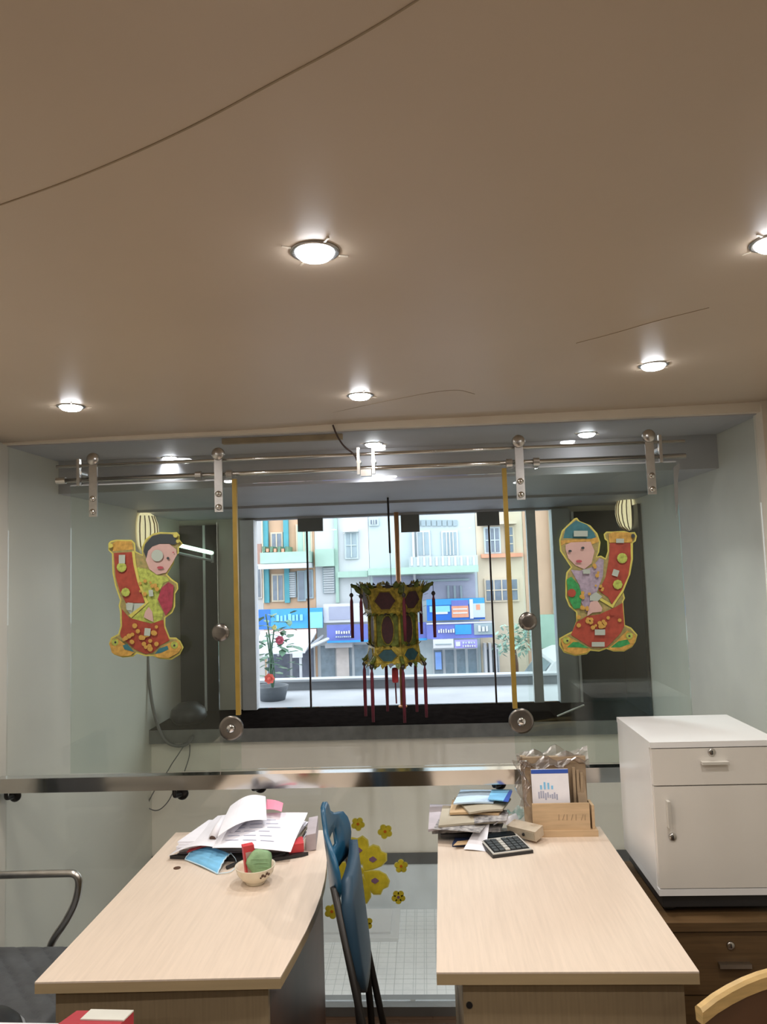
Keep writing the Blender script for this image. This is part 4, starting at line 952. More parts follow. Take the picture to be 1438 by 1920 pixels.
# ------------------------------------------------------------------ near desk with red box at the bottom edge
nd = thing('office_desk', 'pale desk nearest the camera, only its far rim in view', 'desk', (-0.6, 1.2, 0))
obj('desktop', bx(-1.30, 0.10, 0.75, 1.665, 0.721, 0.745), m_lamin, nd, bevel=0.002)
for x_ in (-1.25, 0.05): obj('side_panel', bx(x_-0.01, x_+0.01, 0.8, 1.6, 0.0, 0.7208), m_lamdk, nd)
obj('modesty_panel', bx(-1.238, 0.038, 1.5, 1.516, 0.25, 0.7208), m_lamdk, nd)
tag(obj('paper_sheet', sheet((-1.22, 1.42, 0.7452), (-0.80, 1.42, 0.7452), (-0.80, 1.655, 0.7452), (-1.22, 1.655, 0.7452), lambda u, v: 0.034*(max(0, v-0.7)/0.3)**1.5*(1-0.2*u), 10), m_paper), 'white sheet with lifted edge at the bottom left corner of the picture', 'paper')
rbx = thing('red_box', 'dark red lidded box with pale label at the bottom of the picture', 'box', (-0.74, 1.55, 0.745))
rq = [Pz(x, y, 0.795) for x, y in ((128, 1922), (243, 1922), (255, 1886), (163, 1886))]
qq = [(-0.835, 1.575), (-0.690, 1.575), (-0.672, 1.668), (-0.800, 1.668)]
obj('case', prism([(x, y, 0.7455) for x, y in qq], (0, 0, 0.0475)), m_redbox, rbx, bevel=0.004)
obj('label_strip', prism([(-0.775, 1.632, 0.7932), (-0.678, 1.628, 0.7932), (-0.670, 1.664, 0.7932), (-0.768, 1.668, 0.7932)], (0, 0, 0.003)), mat('pale_grey_label', (0.62, 0.62, 0.56), 0.6, var=0.1), rbx)
kb = Pz(352, 1925, 0.755)
tag(obj('cream_knob', lathe([(0, 0), (0.016, 0), (0.020, 0.006), (0.018, 0.016), (0.010, 0.021), (0, 0.022)], (kb.x, 1.64, 0.745), 18), m_bowl, smooth=True), 'small cream round knob peeking over the bottom picture edge', 'knob')

# ------------------------------------------------------------------ hanging lantern
LY = 4.30
lc = Py(736, 1160, LY); LXc = lc.x
ln_ = thing('palace_lantern', 'gold and maroon hexagonal palace lantern with tassels hanging before the window', 'lantern', (LXc, LY, 0.93))
zz = lambda py: Py(736, py, LY).z
HR = math.radians(18)
def hexp(r, z, k, add=0): a_ = HR+PI/6+2*PI*k/6+add; return Vector((LXc+r*math.cos(a_), LY+r*math.sin(a_), z))
def hexband(name, r0, z0, r1, z1, m, inset, m2, shape, parent):
    "six framed panels between two hexagons, each panel with its own picture plate"
    for k in range(6):
        A, Bq, C, D = hexp(r0, z0, k), hexp(r0, z0, k+1), hexp(r1, z1, k+1), hexp(r1, z1, k)
        mid = (A+Bq+C+D)/4; nn = (Vector((mid.x-LXc, mid.y-LY, 0))).normalized()
        pan = obj(name, prism([A, Bq, C, D], -nn*0.008), m, parent)
        f = inset
        if shape == 'rect': P_ = [(f, f), (1-f, f), (1-f, 1-f), (f, 1-f)]
        elif shape == 'hex': P_ = [(0.16, 0.5), (0.36, 0.18), (0.64, 0.18), (0.84, 0.5), (0.64, 0.82), (0.36, 0.82)]
        else: P_ = [(0.5+0.24*math.cos(b), 0.5+0.42*math.sin(b)) for b in [2*PI*q/14 for q in range(14)]]
        def at(u, v): return A.lerp(Bq, u).lerp(D.lerp(C, u), v)
        obj('picture_plate', prism([at(u, v)+nn*0.0005 for u, v in P_], nn*0.003), m2, pan)
        rim = [at(0.5+(u-0.5)*1.12, 0.5+(v-0.5)*1.10)+nn*0.002 for u, v in P_]
        obj('plate_rim', tube(rim, 0.0025, 5, closed=True), m_lgold, pan)
z1, z2, z3, z4, z5 = zz(1100), zz(1148), zz(1208), zz(1240), zz(1146)
def fringe(r, z, up, n_, s_):
    for k in range(6):
        for q in range(n_):
            u_ = (q+0.5)/n_; c_ = hexp(r, z, k).lerp(hexp(r, z, k+1), u_); dr_ = Vector((c_.x-LXc, c_.y-LY, 0)).normalized(); sd = dr_.cross(Vector((0, 0, 1)))
            w_ = s_*random.uniform(0.8, 1.25); zz_ = Vector((0, 0, up*w_))
            obj('curl', prism([c_-sd*w_*0.55, c_-sd*w_*0.75+zz_*0.5+dr_*0.006, c_-sd*w_*0.2+zz_*0.8+dr_*0.010, c_+sd*w_*0.1+zz_*1.3+dr_*0.016, c_+sd*w_*0.7+zz_*0.6+dr_*0.008, c_+sd*w_*0.55], dr_*0.005), (m_lgreen, m_lgold, m_lblack)[(k+q) % 3], ln_)
random.seed(31)
hexband('crown_panel', 0.165, z2, 0.195, z1, m_lgold, 0.2, m_lred, 'hex', ln_)
hexband('body_panel', 0.138, z3, 0.138, z2, m_lgreen, 0.2, m_lred, 'oval', ln_)
hexband('skirt_panel', 0.165, z4, 0.150, z3, m_lgold, 0.2, m_lteal, 'hex', ln_)
fringe(0.192, z1-0.004, 1, 4, 0.026); fringe(0.163, z4+0.006, -1, 4, 0.022); fringe(0.166, z2+0.004, -1, 5, 0.012); fringe(0.150, z3-0.002, 1, 4, 0.012)
obj('roof', prism([hexp(0.17, z1-0.002, k) for k in range(6)], (0, 0, 0.012)), m_lblack, ln_)
obj('floor_plate', prism([hexp(0.15, z4+0.004, k) for k in range(6)], (0, 0, -0.008)), m_lblack, ln_)
for k in range(6):
    obj('corner_post', tube([hexp(0.142, z3-0.01, k), hexp(0.142, z2+0.01, k)], 0.0085, 8), m_lgold, ln_, smooth=True)
    # phoenix-like scroll arm
    pl = [(0.180, z1-0.03), (0.205, z1-0.012), (0.222, z1+0.006), (0.238, z1+0.010), (0.246, z1+0.022)]
    arm = obj('crown_arm', tube([hexp(r, z, k) for r, z in pl], [0.016, 0.019, 0.013, 0.011, 0.006], 7), m_lgreen, ln_, smooth=True)
    for q, (r, z, s) in enumerate(((0.185, z1+0.012, 0.020), (0.205, z1+0.012, 0.016), (0.168, z1+0.014, 0.015), (0.190, z1-0.05, 0.022), (0.180, z2+0.03, 0.020), (0.222, z1+0.014, 0.010))):
        dr_ = Vector((math.cos(HR+PI/6+k*PI/3), math.sin(HR+PI/6+k*PI/3), 0))
        c_ = hexp(r, z, k); up_ = Vector((0, 0, 1)) if q < 3 else dr_
        obj('curl', prism([c_+up_*s*a+dr_.cross(Vector((0, 0, 1)))*b*s*0.6+(dr_ if q < 3 else Vector((0, 0, 1)))*c2*s*0.5 for a, b, c2 in ((0, -0.6, 0), (0.5, -0.7, 0.3), (1.1, 0, 0.7), (0.5, 0.7, 0.3), (0, 0.6, 0))], dr_*0.004), m_lgreen if q % 2 else m_lgold, arm)
    # upper tassel hanging from the arm tip
    tp = hexp(0.246, z1+0.016, k)
    def tassel(p, L, r):
        ts = obj('tassel', lathe([(0.0, 0.0), (r*0.55, -0.004), (r*0.5, -0.02), (r*0.9, -0.035), (r, -L*0.6), (r*0.85, -L), (0, -L)], p, 10), m_tassel, ln_, smooth=True)
        obj('bead', lathe([(0, 0.016), (r*0.8, 0.010), (r*1.25, 0.0), (r*0.8, -0.010), (0, -0.014)], p, 10), m_lblack, ts, smooth=True)
        return ts
    obj('cord', tube([tp, tp-Vector((0, 0, 0.05))], 0.0018, 5), m_lblack, ln_)
    tassel(tp-Vector((0, 0, 0.06)), 0.25, 0.0105)
    ft = hexp(0.180, z4-0.002, k)
    sk = obj('skirt_arm', tube([hexp(0.140, z3-0.05, k), hexp(0.165, z4+0.02, k), hexp(0.182, z4+0.006, k), hexp(0.190, z4+0.018, k)], [0.012, 0.013, 0.011, 0.005], 7), m_lgreen, ln_, smooth=True)
    obj('curl', lathe([(0, -0.012), (0.012, -0.006), (0.015, 0), (0.012, 0.006), (0, 0.012)], hexp(0.160, z4-0.004, k, 0.15), 8), m_lgold, sk)
    tassel(ft-Vector((0, 0, 0.012)), 0.30, 0.0105)
obj('hanging_cord', tube([(LXc, LY, z1+0.005), (LXc-0.002, LY, z1+0.20)], 0.0022, 6), m_lblack, ln_)
pt = Py(724, 937, LY)
obj('hanging_rod', tube([(LXc-0.002, LY, z1+0.195), (LXc-0.004, LY, 2.166)], 0.006, 8), m_lblack, ln_, smooth=True)
obj('charm', lathe([(0, 0), (0.016, -0.003), (0.019, -0.012), (0.019, -0.075), (0.016, -0.085), (0, -0.088)], (LXc+0.004, LY, z4-0.035), 12), m_red, ln_, smooth=True)
obj('charm_tail', tube([(LXc+0.004, LY, z4-0.12), (LXc+0.006, LY, z4-0.24)], 0.005, 6), m_tassel, ln_)

# ------------------------------------------------------------------ wall lamps, tube, cables
def wall_lamp(px, py, X, side, label):
    p = Px(px, py, X); t = thing('wall_lamp', label, 'wall lamp', (X, p.y, p.z-0.1))
    c_ = (X-0.0*side, p.y, p.z)
    bm = lathe([(0.03, 0.13), (0.07, 0.10), (0.088, 0.05), (0.092, 0.0), (0.085, -0.05), (0.068, -0.09), (0.03, -0.115), (0, -0.118)], c_, 48, mod=lambda a, h: 1+0.07*math.cos(14*a))
    geo = bm.verts[:]+bm.edges[:]+bm.faces[:]
    bmesh.ops.bisect_plane(bm, geom=geo, plane_co=c_, plane_no=(side, 0, 0), clear_outer=True)
    bmesh.ops.holes_fill(bm, edges=[e for e in bm.edges if e.is_boundary])
    obj('pleated_shade', bm, m_shade, t, smooth=False)
    prof_ = ((0.07, 0.10), (0.088, 0.05), (0.092, 0.0), (0.085, -0.05), (0.068, -0.09), (0.03, -0.115))
    for k in range(9):
        a_ = -PI/2+PI*(k+0.5)/9; dx, dy = -side*math.cos(a_), math.sin(a_)
        obj('rib', tube([(X+dx*r*1.03, p.y+dy*r*1.03, p.z+h) for r, h in prof_], 0.0042, 5), m_rib, t)
    obj('wall_plate', bx(min(X, X+0.008*side), max(X, X+0.008*side), p.y-0.04, p.y+0.04, p.z-0.06, p.z+0.06), m_silver, t)
    return t
wall_lamp(268, 998, XL+0.008, -1, 'lit pleated cream wall lamp behind the girl sticker')
wall_lamp(1182, 962, XV-0.008, 1, 'lit pleated cream wall lamp above the boy sticker scroll')
ta, tb = Px(308, 1016, XL+0.03), Py(398, 1037, D2-0.05)
fl_ = thing('fluorescent_tube', 'glowing greenish fluorescent tube across the dark corner left of the window', 'tube light', ta)
obj('tube', tube([ta, tb], 0.014, 10), m_tube, fl_, smooth=True)
dn = Vector((0, 0, -0.055)); obj('batten', tube([ta+dn, tb+dn], 0.010, 6), m_greyframe, fl_)
for q in (ta, tb): obj('holder', tube([q+Vector((0, 0, 0.016)), q+Vector((0, 0, -0.07))], 0.011, 6), m_greyframe, fl_)
YC = D1-0.05
tag(obj('power_cable', tube(arc([Py(x, y, YC) for x, y in ((276, 1205), (277, 1250), (283, 1310), (293, 1355), (308, 1390), (330, 1400), (352, 1396), (362, 1380))], 3), 0.011, 8), m_darkstrip, smooth=True), 'thick dark cable hanging in a loop on the left wall', 'cable')
tag(obj('wire', tube(arc([Py(x, y, D1-0.04) for x, y in ((345, 1398), (332, 1418), (322, 1432), (314, 1447), (300, 1465), (288, 1485), (276, 1508), (278, 1516), (296, 1522), (315, 1505), (327, 1480))], 3), 0.0035, 6), m_darkstrip, smooth=True), 'thin dark wire looping below the ledge at the left corner', 'wire')
tag(obj('wire', tube(arc([Py(x, y, D1-0.04) for x, y in ((356, 1396), (356, 1415), (351, 1432), (346, 1446))], 3), 0.0035, 6), m_darkstrip, smooth=True), 'short thin wire end hanging below the ledge', 'wire')
tag(obj('equipment_bag', lathe([(0, -0.045), (0.09, -0.04), (0.12, 0.0), (0.11, 0.05), (0.06, 0.09), (0, 0.10)], (XL+0.20, D1+0.14, LZ1+0.046), 20), m_black, smooth=True), 'black rounded bag on the left end of the window ledge', 'bag')
tag(obj('ceiling_cable', tube(arc([Py(x, y, G-0.045) for x, y in ((624, 797), (632, 818), (645, 838), (660, 848), (668, 858), (671, 872))], 3), 0.004, 6), m_gasket, smooth=True), 'thin dark cable from the ceiling to the middle of the door rail', 'cable')
tp_ = [Py(x, y, 3.0) for x, y in ((1262, 876), (1274, 868), (1270, 905), (1271, 945), (1267, 972), (1264, 930))]
tag(obj('torn_tape', prism([(p.x, 2.996, p.z) for p in tp_], (0, 0.002, 0)), m_chan), 'torn grey tape strip at the upper corner of the right glass door', 'tape')
hk = [Pz(x, y, TZ+0.001) for x, y in ((612, 1760), (742, 1760), (745, 1708), (650, 1708))]
ht = thing('floor_hatch', 'white raised hatch cover on the tiled floor beyond the glass', 'hatch', (-0.45, 4.45, TZ))
obj('rim', bx(-0.70, -0.215, 4.30, 4.66, TZ, TZ+0.022), m_white, ht, bevel=0.008)
obj('cover', bx(-0.655, -0.262, 4.345, 4.62, TZ+0.0222, TZ+0.034), m_white, ht, bevel=0.006)
tag(obj('white_stick', tube([Py(1045, 1343, D1+0.08), Py(1095, 1322, D1+0.15)], 0.006, 6), m_silver), 'thin pale rod lying on the ledge under the boy sticker', 'rod')

# ------------------------------------------------------------------ outside: balcony, plant, street
m_conc = mat('pale_concrete', (0.36, 0.38, 0.40), 0.7, var=0.1, scale=3)
m_conc2 = mat('grey_concrete', (0.20, 0.215, 0.23), 0.7, var=0.12, scale=3)
m_asph = mat('asphalt', (0.16, 0.165, 0.17), 0.8, var=0.1)
struct('balcony_floor', bx(-3.5, 3.5, D2+0.12, 6.45, 0.60, 0.725), m_conc, 'pale concrete balcony floor outside the window')
pw = struct('balcony_parapet', bx(-3.5, 3.5, 6.45, 6.55, 0.3, 0.80), m_conc2, 'low grey parapet outside the window')
struct('coping', bx(-3.5, 3.5, 6.43, 6.57, 0.80, 0.818), m_conc, None, pw)
struct('street', bx(-40, 40, 6.6, 60, -2.0, -1.8), m_asph, 'grey street below')
struct('outer_wall', bx(-3.5, 3.5, D2+0.12, 6.45, -2.0, 0.30), m_conc2, 'own building front below the balcony')
m_leaf = mat('grey_green_leaf', (0.10, 0.22, 0.14), 0.5, var=0.4, scale=20)
m_petal = mat('coral_petal', (0.85, 0.14, 0.10), 0.5, var=0.15)
m_petal2 = mat('rose_petal', (0.62, 0.10, 0.18), 0.5, var=0.2)
m_pot = mat('slate_pot', (0.14, 0.16, 0.18), 0.6)
pp = Py(512, 1325, 6.0)
pl_ = thing('potted_plant', 'potted plant with coral and rose flowers on the balcony', 'plant', (pp.x, 6.0, 0.725))
obj('pot', lathe([(0, 0), (0.10, 0), (0.125, 0.10), (0.13, 0.115), (0.115, 0.115), (0.10, 0.09), (0, 0.09)], (pp.x, 6.0, 0.725), 20), m_pot, pl_, smooth=True)
random.seed(21)
for k in range(5):
    tip = Vector((pp.x+random.uniform(-.08, .12), 6.0+random.uniform(-.06, .06), 1.0+random.uniform(0, .42)))
    obj('stem', tube(arc([(pp.x, 6.0, 0.80), (pp.x+random.uniform(-.05, .05), 6.0, 0.95), tuple(tip)], 2), 0.006, 6), m_leaf, pl_, smooth=True)
lm = None
for k in range(70):
    a_ = random.uniform(0, 2*PI); c_ = Vector((pp.x+random.uniform(-.13, .17), 6.0+random.uniform(-.10, .10), random.uniform(0.90, 1.42)))
    dr_ = Vector((math.cos(a_), math.sin(a_), random.uniform(-.5, .4))).normalized(); sd = dr_.cross(Vector((0, 0, 1))).normalized(); L_ = random.uniform(.07, .12)
    P_ = [c_, c_+dr_*L_*0.35+sd*L_*0.28, c_+dr_*L_*0.75+sd*L_*0.22, c_+dr_*L_-Vector((0, 0, .01)), c_+dr_*L_*0.75-sd*L_*0.22, c_+dr_*L_*0.35-sd*L_*0.28]
    obj('leaf', prism(P_, (0, 0, 0.002)), m_leaf, pl_)
def bloom(px, py, r, m):
    c_ = Py(px, py, 5.88); f = obj('flower', lathe([(0, -r*0.4), (r*0.5, -r*0.3), (r*0.6, 0), (r*0.3, r*0.3), (0, r*0.35)], c_, 10), m, pl_, smooth=True)
    for k in range(7):
        a_ = 2*PI*k/7; d_ = Vector((math.cos(a_), -0.35, math.sin(a_))).normalized(); s_ = Vector((-math.sin(a_), 0, math.cos(a_)))
        obj('petal', prism([c_+d_*r*0.2-s_*r*0.2, c_+d_*r*0.8-s_*r*0.42, c_+d_*r*1.1, c_+d_*r*0.8+s_*r*0.42, c_+d_*r*0.2+s_*r*0.2], (0, -0.004, 0)), m, f)
bloom(506, 1272, 0.042, m_petal); bloom(525, 1200, 0.036, m_petal2); bloom(515, 1176, 0.020, mat('yellow_petal', (0.8, 0.75, 0.3), 0.5))

m_pale = mat('pale_blue_render', (0.427, 0.498, 0.513), 0.8, var=0.04, scale=2)
m_whiteb = mat('white_render', (0.493, 0.521, 0.536), 0.8, var=0.03, scale=2)
m_peach = mat('peach_render', (0.517, 0.339, 0.217), 0.8, var=0.06, scale=2)
m_cream = mat('cream_render', (0.532, 0.461, 0.347), 0.8, var=0.05, scale=2)
m_orange = mat('orange_pink_render', (0.529, 0.343, 0.244), 0.8, var=0.05, scale=2)
m_tealb = mat('teal_render', (0.065, 0.286, 0.336), 0.7, var=0.08)
m_mint = mat('mint_render', (0.313, 0.456, 0.384), 0.7, var=0.06)
m_shut = mat('grey_blue_shutter', (0.253, 0.324, 0.353), 0.6, var=0.06)
m_wpane = mat('dim_window_pane', (0.131, 0.167, 0.210), 0.2, var=0.2)
m_wlil = mat('lavender_recess', (0.304, 0.326, 0.418), 0.8, var=0.05)
m_azure = mat('azure_sign', (0.029, 0.257, 0.564), 0.4, var=0.08)
m_blue2 = mat('strong_blue_sign', (0.012, 0.126, 0.482), 0.4, var=0.08)
m_indigo = mat('indigo_sign', (0.110, 0.138, 0.409), 0.4, var=0.08)
m_signw = mat('white_sign_face', (0.525, 0.539, 0.560), 0.5, var=0.03)
m_aqua = mat('aqua_sign', (0.187, 0.494, 0.565), 0.4)
m_coral = mat('coral_sign', (0.565, 0.251, 0.151), 0.5)
m_shopdk = mat('dim_shop_interior', (0.103, 0.117, 0.153), 0.7, var=0.3, scale=5)
m_shopgl = mat('shop_glass', (0.180, 0.230, 0.266), 0.2, var=0.25, scale=5)
m_rose = mat('rose_stock', (0.290, 0.126, 0.211), 0.7, var=0.2)
def building(label, x0, x1, Y, m, top=7.0):
    a, b = Py(x0, 1100, Y).x+0.003, Py(x1, 1100, Y).x-0.003
    t = thing('building', label, 'building', ((a+b)/2, Y, -1.8)); t['Y'] = Y
    obj('wall', bx(a, b, Y, Y+4, -1.8, top), m, t); t['Yw'] = Y
    return t
def rect(t, name, x0, x1, y0, y1, d, m, parent=None, back=0.0):
    Y = t['Yw']; p = Py(x0, y1, Y); q = Py(x1, y0, Y)
    ym = (y0+y1)/2; xm = (x0+x1)/2
    X0, X1 = Py(x0, 1100, Y).x, Py(x1, 1100, Y).x; Z0, Z1 = Py(xm, y1, Y).z, Py(xm, y0, Y).z
    return obj(name, bx(X0, X1, Y-d, Y+back, Z0, Z1), m, parent or t), X0, X1, Z0, Z1
def bwin(t, x0, x1, y0, y1, bars=2, mf=None, mp=None, rails=0):
    fr, X0, X1, Z0, Z1 = rect(t, 'window', x0-2, x1+2, y0-2, y1+2, 0.06, mf or m_whiteb)
    Y = t['Yw']-0.061
    obj('pane', bx(X0+0.035, X1-0.035, Y-0.012, Y, Z0+0.035, Z1-0.035), mp or m_wpane, fr)
    for k in range(bars):
        xx = X0+0.035+(X1-X0-0.07)*(k+1)/(bars+1); obj('bar', bx(xx-0.012, xx+0.012, Y-0.03, Y-0.0125, Z0+0.035, Z1-0.035), mf or m_whiteb, fr)
    for k in range(rails):
        z_ = Z0+0.035+(Z1-Z0-0.07)*(k+1)/(rails+1); obj('bar', bx(X0+0.035, X1-0.035, Y-0.031, Y-0.0125, z_-0.010, z_+0.010), mf or m_whiteb, fr)
def louvre(t, x0, x1, y0, y1, n_):
    fr, X0, X1, Z0, Z1 = rect(t, 'shutter', x0, x1, y0, y1, 0.05, m_shut)
    for k in range(n_):
        z_ = Z0+(Z1-Z0)*(k+0.5)/n_; obj('slat', obox(((X0+X1)/2, t['Yw']-0.07, z_), (X1-X0-0.04, 0.05, 0.02), ((1, 0, 0), (0, 1, 0.6), (0, -0.6, 1))), m_whiteb, fr)
# far left pale house
b0 = building('pale lilac house at the far left edge of the window view', 430, 494, 17.2, m_whiteb)
rect(b0, 'brick_pier', 480, 492, 1020, 1085, 0.05, mat('brown_brick', (0.40, 0.26, 0.22), 0.8))
bwin(b0, 482, 490, 1060, 1120, 0)
b1 = building('peach house with teal pilasters left of the lantern', 494, 592, 16.0, m_peach)
for x in (497, 535): rect(b1, 'pilaster', x, x+9, 940, 1130, 0.10, m_tealb)
rect(b1, 'pilaster', 495, 497, 940, 1130, 0.14, m_cream)
bwin(b1, 512, 531, 1000, 1040, 1, m_cream); bwin(b1, 560, 586, 985, 1035, 1, m_cream, m_mint)
bal = rect(b1, 'balcony', 500, 589, 1036, 1056, 0.6, m_mint)[0]
rect(b1, 'balcony_slab', 498, 589, 1057, 1066, 0.7, m_whiteb)
for k in range(7): rect(b1, 'flower_box', 503+7*k, 508+7*k, 1026+(k % 2)*4, 1036, 0.55, m_coral if k % 2 else m_leaf)
bwin(b1, 512, 532, 1078, 1126, 1, m_cream); louvre(b1, 540, 556, 1072, 1120, 12)
bwin(b1, 560, 572, 1072, 1125, 0, m_shut); bwin(b1, 576, 586, 1070, 1120, 0, m_shut)
b2 = building('white house with louvred shutter behind the lantern, left', 592, 694, 16.0, m_whiteb)
rect(b2, 'pilaster', 630, 636, 940, 1130, 0.08, m_mint)
rect(b2, 'cornice', 595, 630, 1030, 1062, 0.25, m_mint); louvre(b2, 606, 629, 1063, 1112, 11)
bwin(b2, 651, 672, 999, 1046, 1, m_pale, m_shut, 1)
rect(b2, 'window_hood', 648, 676, 994, 998, 0.2, m_whiteb); rect(b2, 'string_course', 636, 691, 1071, 1082, 0.25, m_mint)
b3 = building('pale blue house with balcony and panel frieze behind the lantern, right', 694, 896, 16.0, m_pale)
for k in range(8): rect(b3, 'frieze_panel', 784+10*k, 792+10*k, 975, 986, 0.04, m_shut)
bwin(b3, 698, 712, 974, 984, 2, m_pale)
bwin(b3, 786, 808, 997, 1042, 1, m_whiteb, m_shut); bwin(b3, 833, 860, 997, 1042, 3, m_whiteb, m_shut)
rect(b3, 'drain_pipe', 776, 780, 940, 1120, 0.15, m_signw)
bb = rect(b3, 'balcony', 770, 892, 1044, 1062, 0.9, m_pale)[0]; rect(b3, 'balcony_slab', 697, 892, 1063, 1075, 1.0, m_mint)
for k in range(11): rect(b3, 'baluster', 773+11*k, 777+11*k, 1045, 1061, 0.93, m_whiteb)
rect(b3, 'recess', 700, 891, 1079, 1125, 0.03, m_wlil); rect(b3, 'beam', 780, 880, 1086, 1090, 0.1, m_shut)
for x in (838, 850, 862): rect(b3, 'arch_post', x, x+4, 1098, 1125, 0.08, m_shut)
b4 = building('cream house with blue-grey windows right of the lantern', 896, 985, 16.0, m_cream)
bwin(b4, 913, 940, 990, 1036, 2, m_pale, m_wpane, 1); bwin(b4, 953, 966, 988, 1036, 0, m_cream, m_wpane, 2)
rect(b4, 'string_course', 904, 982, 1038, 1045, 0.15, m_coral); bwin(b4, 910, 970, 1086, 1126, 3, m_cream, m_wpane, 1)
rect(b4, 'window_hood', 905, 972, 978, 984, 0.25, m_cream)
b5 = building('orange-pink house at the right edge of the window view', 985, 1075, 16.0, m_orange)
rect(b5, 'corner_pier', 1034, 1040, 940, 1150, 0.12, m_cream); rect(b5, 'ground_wall', 988, 1060, 1152, 1215, 0.05, m_mint)
# shop fronts
b1['Yw'] = 16.0
def shopfront(t, x0, x1, y0, y1, n_, m=m_shopgl):
    fr, X0, X1, Z0, Z1 = rect(t, 'shop_front', x0, x1, y0, y1, 0.04, m_whiteb); Y = t['Yw']-0.041
    for k in range(n_):
        a = X0+(X1-X0)*k/n_+0.03; b = X0+(X1-X0)*(k+1)/n_-0.03
        obj('shop_pane', bx(a, b, Y-0.02, Y, Z0, Z1-0.05), m, fr)
    return fr
shopfront(b1, 498, 588, 1195, 1330, 2, m_shopdk); shopfront(b2, 596, 690, 1205, 1330, 3)
shopfront(b3, 806, 890, 1213, 1330, 4); shopfront(b4, 900, 930, 1213, 1330, 2)
rect(b2, 'door_leaf', 628, 651, 1214, 1330, 0.10, mat('tan_door', (0.52, 0.47, 0.44), 0.6, var=0.12))
rect(b2, 'shop_shelf', 610, 660, 1203, 1212, 0.3, m_signw)
rect(b3, 'shop_banner', 811, 822, 1222, 1254, 0.12, mat('cornflower_banner', (0.22, 0.40, 0.85), 0.5)); rect(b3, 'shop_shelf', 855, 889, 1262, 1272, 0.5, m_aqua)
for x in (901, 910, 919): rect(b4, 'column', x, x+5, 1205, 1330, 0.2, m_signw)
def sign(label, x0, x1, y0, y1, Y, m, bits):
    Z1, Z0 = Py((x0+x1)/2, y0, Y).z, Py((x0+x1)/2, y1, Y).z; X0, X1 = Py(x0, (y0+y1)/2, Y).x, Py(x1, (y0+y1)/2, Y).x
    t = thing('shop_sign', label, 'sign', ((X0+X1)/2, Y, Z0))
    obj('board', bx(X0, X1, Y-0.10, Y, Z0, Z1), m, t)
    for i_, (nm, u0, u1, v0, v1, mm) in enumerate(bits):
        obj(nm, bx(X0+(X1-X0)*u0, X0+(X1-X0)*u1, Y-0.118-0.003*i_, Y-0.1005, Z0+(Z1-Z0)*v0, Z0+(Z1-Z0)*v1), mm, t)
    for xx in (X0+0.05, X1-0.05): obj('support', bx(xx-0.02, xx+0.02, Y+0.001, Y+0.30, Z0+(Z1-Z0)*0.4, Z0+(Z1-Z0)*0.5), m_greyframe, t)
random.seed(9)
def strokes(u0, u1, v0, v1, n_, m):
    out = []
    for k in range(n_):
        a = u0+(u1-u0)*k/n_; out.append(('letter_stroke', a, a+(u1-u0)/n_*random.uniform(.5, .8), v0, v1-random.uniform(0, (v1-v0)*.3), m))
    return out
sign('light blue shop sign left of the lantern, above the awning', 484, 606, 1141, 1178, 15.6, m_azure, [('dark_block', 0.0, 0.2, 0.0, 1.0, m_blue2), ('aqua_block', 0.78, 1.0, 0.0, 0.8, m_aqua)]+strokes(0.3, 0.72, 0.4, 0.75, 7, m_aqua))
sign('white sign panel over the indigo sign, left of the lantern', 608, 694, 1131, 1166, 15.7, m_signw, [('lilac_field', 0.12, 0.58, 0.15, 0.85, m_wlil)])
sign('indigo sign with white lettering left of the lantern', 614, 800, 1169, 1202, 15.5, m_indigo, [('light_block', 0.42, 0.52, 0.3, 0.9, m_aqua), ('lower_band', 0.0, 1.0, 0.0, 0.12, m_azure)]+strokes(0.09, 0.27, 0.5, 0.68, 7, m_signw)+strokes(0.09, 0.27, 0.3, 0.36, 9, m_pale))
sign('bright blue sign with orange poster right of the lantern', 800, 908, 1122, 1162, 15.6, m_blue2, [('top_band', 0.0, 1.0, 0.72, 1.0, m_azure), ('white_panel', 0.05, 0.40, 0.40, 0.68, m_aqua), ('white_line', 0.12, 0.36, 0.30, 0.40, m_signw), ('poster', 0.43, 0.72, 0.12, 0.66, m_coral), ('poster_top', 0.43, 0.72, 0.66, 0.92, m_indigo), ('poster_line', 0.45, 0.70, 0.30, 0.36, m_signw), ('poster_line', 0.45, 0.70, 0.48, 0.54, m_signw), ('pale_post', 0.74, 0.80, 0.05, 0.95, m_signw), ('pale_field', 0.80, 1.0, 0.1, 0.75, m_pale), ('orange_spot', 0.85, 0.92, 0.45, 0.70, m_coral)])
sign('indigo sign with white lettering right of the lantern', 800, 926, 1166, 1196, 15.4, m_indigo, [('aqua_patch', 0.42, 0.66, 0.25, 0.85, m_azure), ('pale_end', 0.70, 1.0, 0.2, 0.9, m_shut), ('top_edge', 0.0, 1.0, 0.92, 1.0, m_signw)]+strokes(0.17, 0.42, 0.38, 0.62, 7, m_signw)+strokes(0.76, 0.93, 0.4, 0.8, 3, m_signw))
sign('small purple sign with diamond mark over the shop door', 852, 894, 1199, 1214, 15.3, mat('violet_sign', (0.30, 0.28, 0.70), 0.4), [('diamond', 0.05, 0.25, 0.25, 0.8, m_signw)]+strokes(0.35, 0.95, 0.55, 0.8, 5, m_pale)+strokes(0.35, 0.95, 0.15, 0.4, 6, m_signw))
sign('plain white shop panel under the indigo sign on the right', 812, 850, 1198, 1214, 15.3, m_signw, [('grey_line', 0.1, 0.9, 0.4, 0.5, m_shut)])
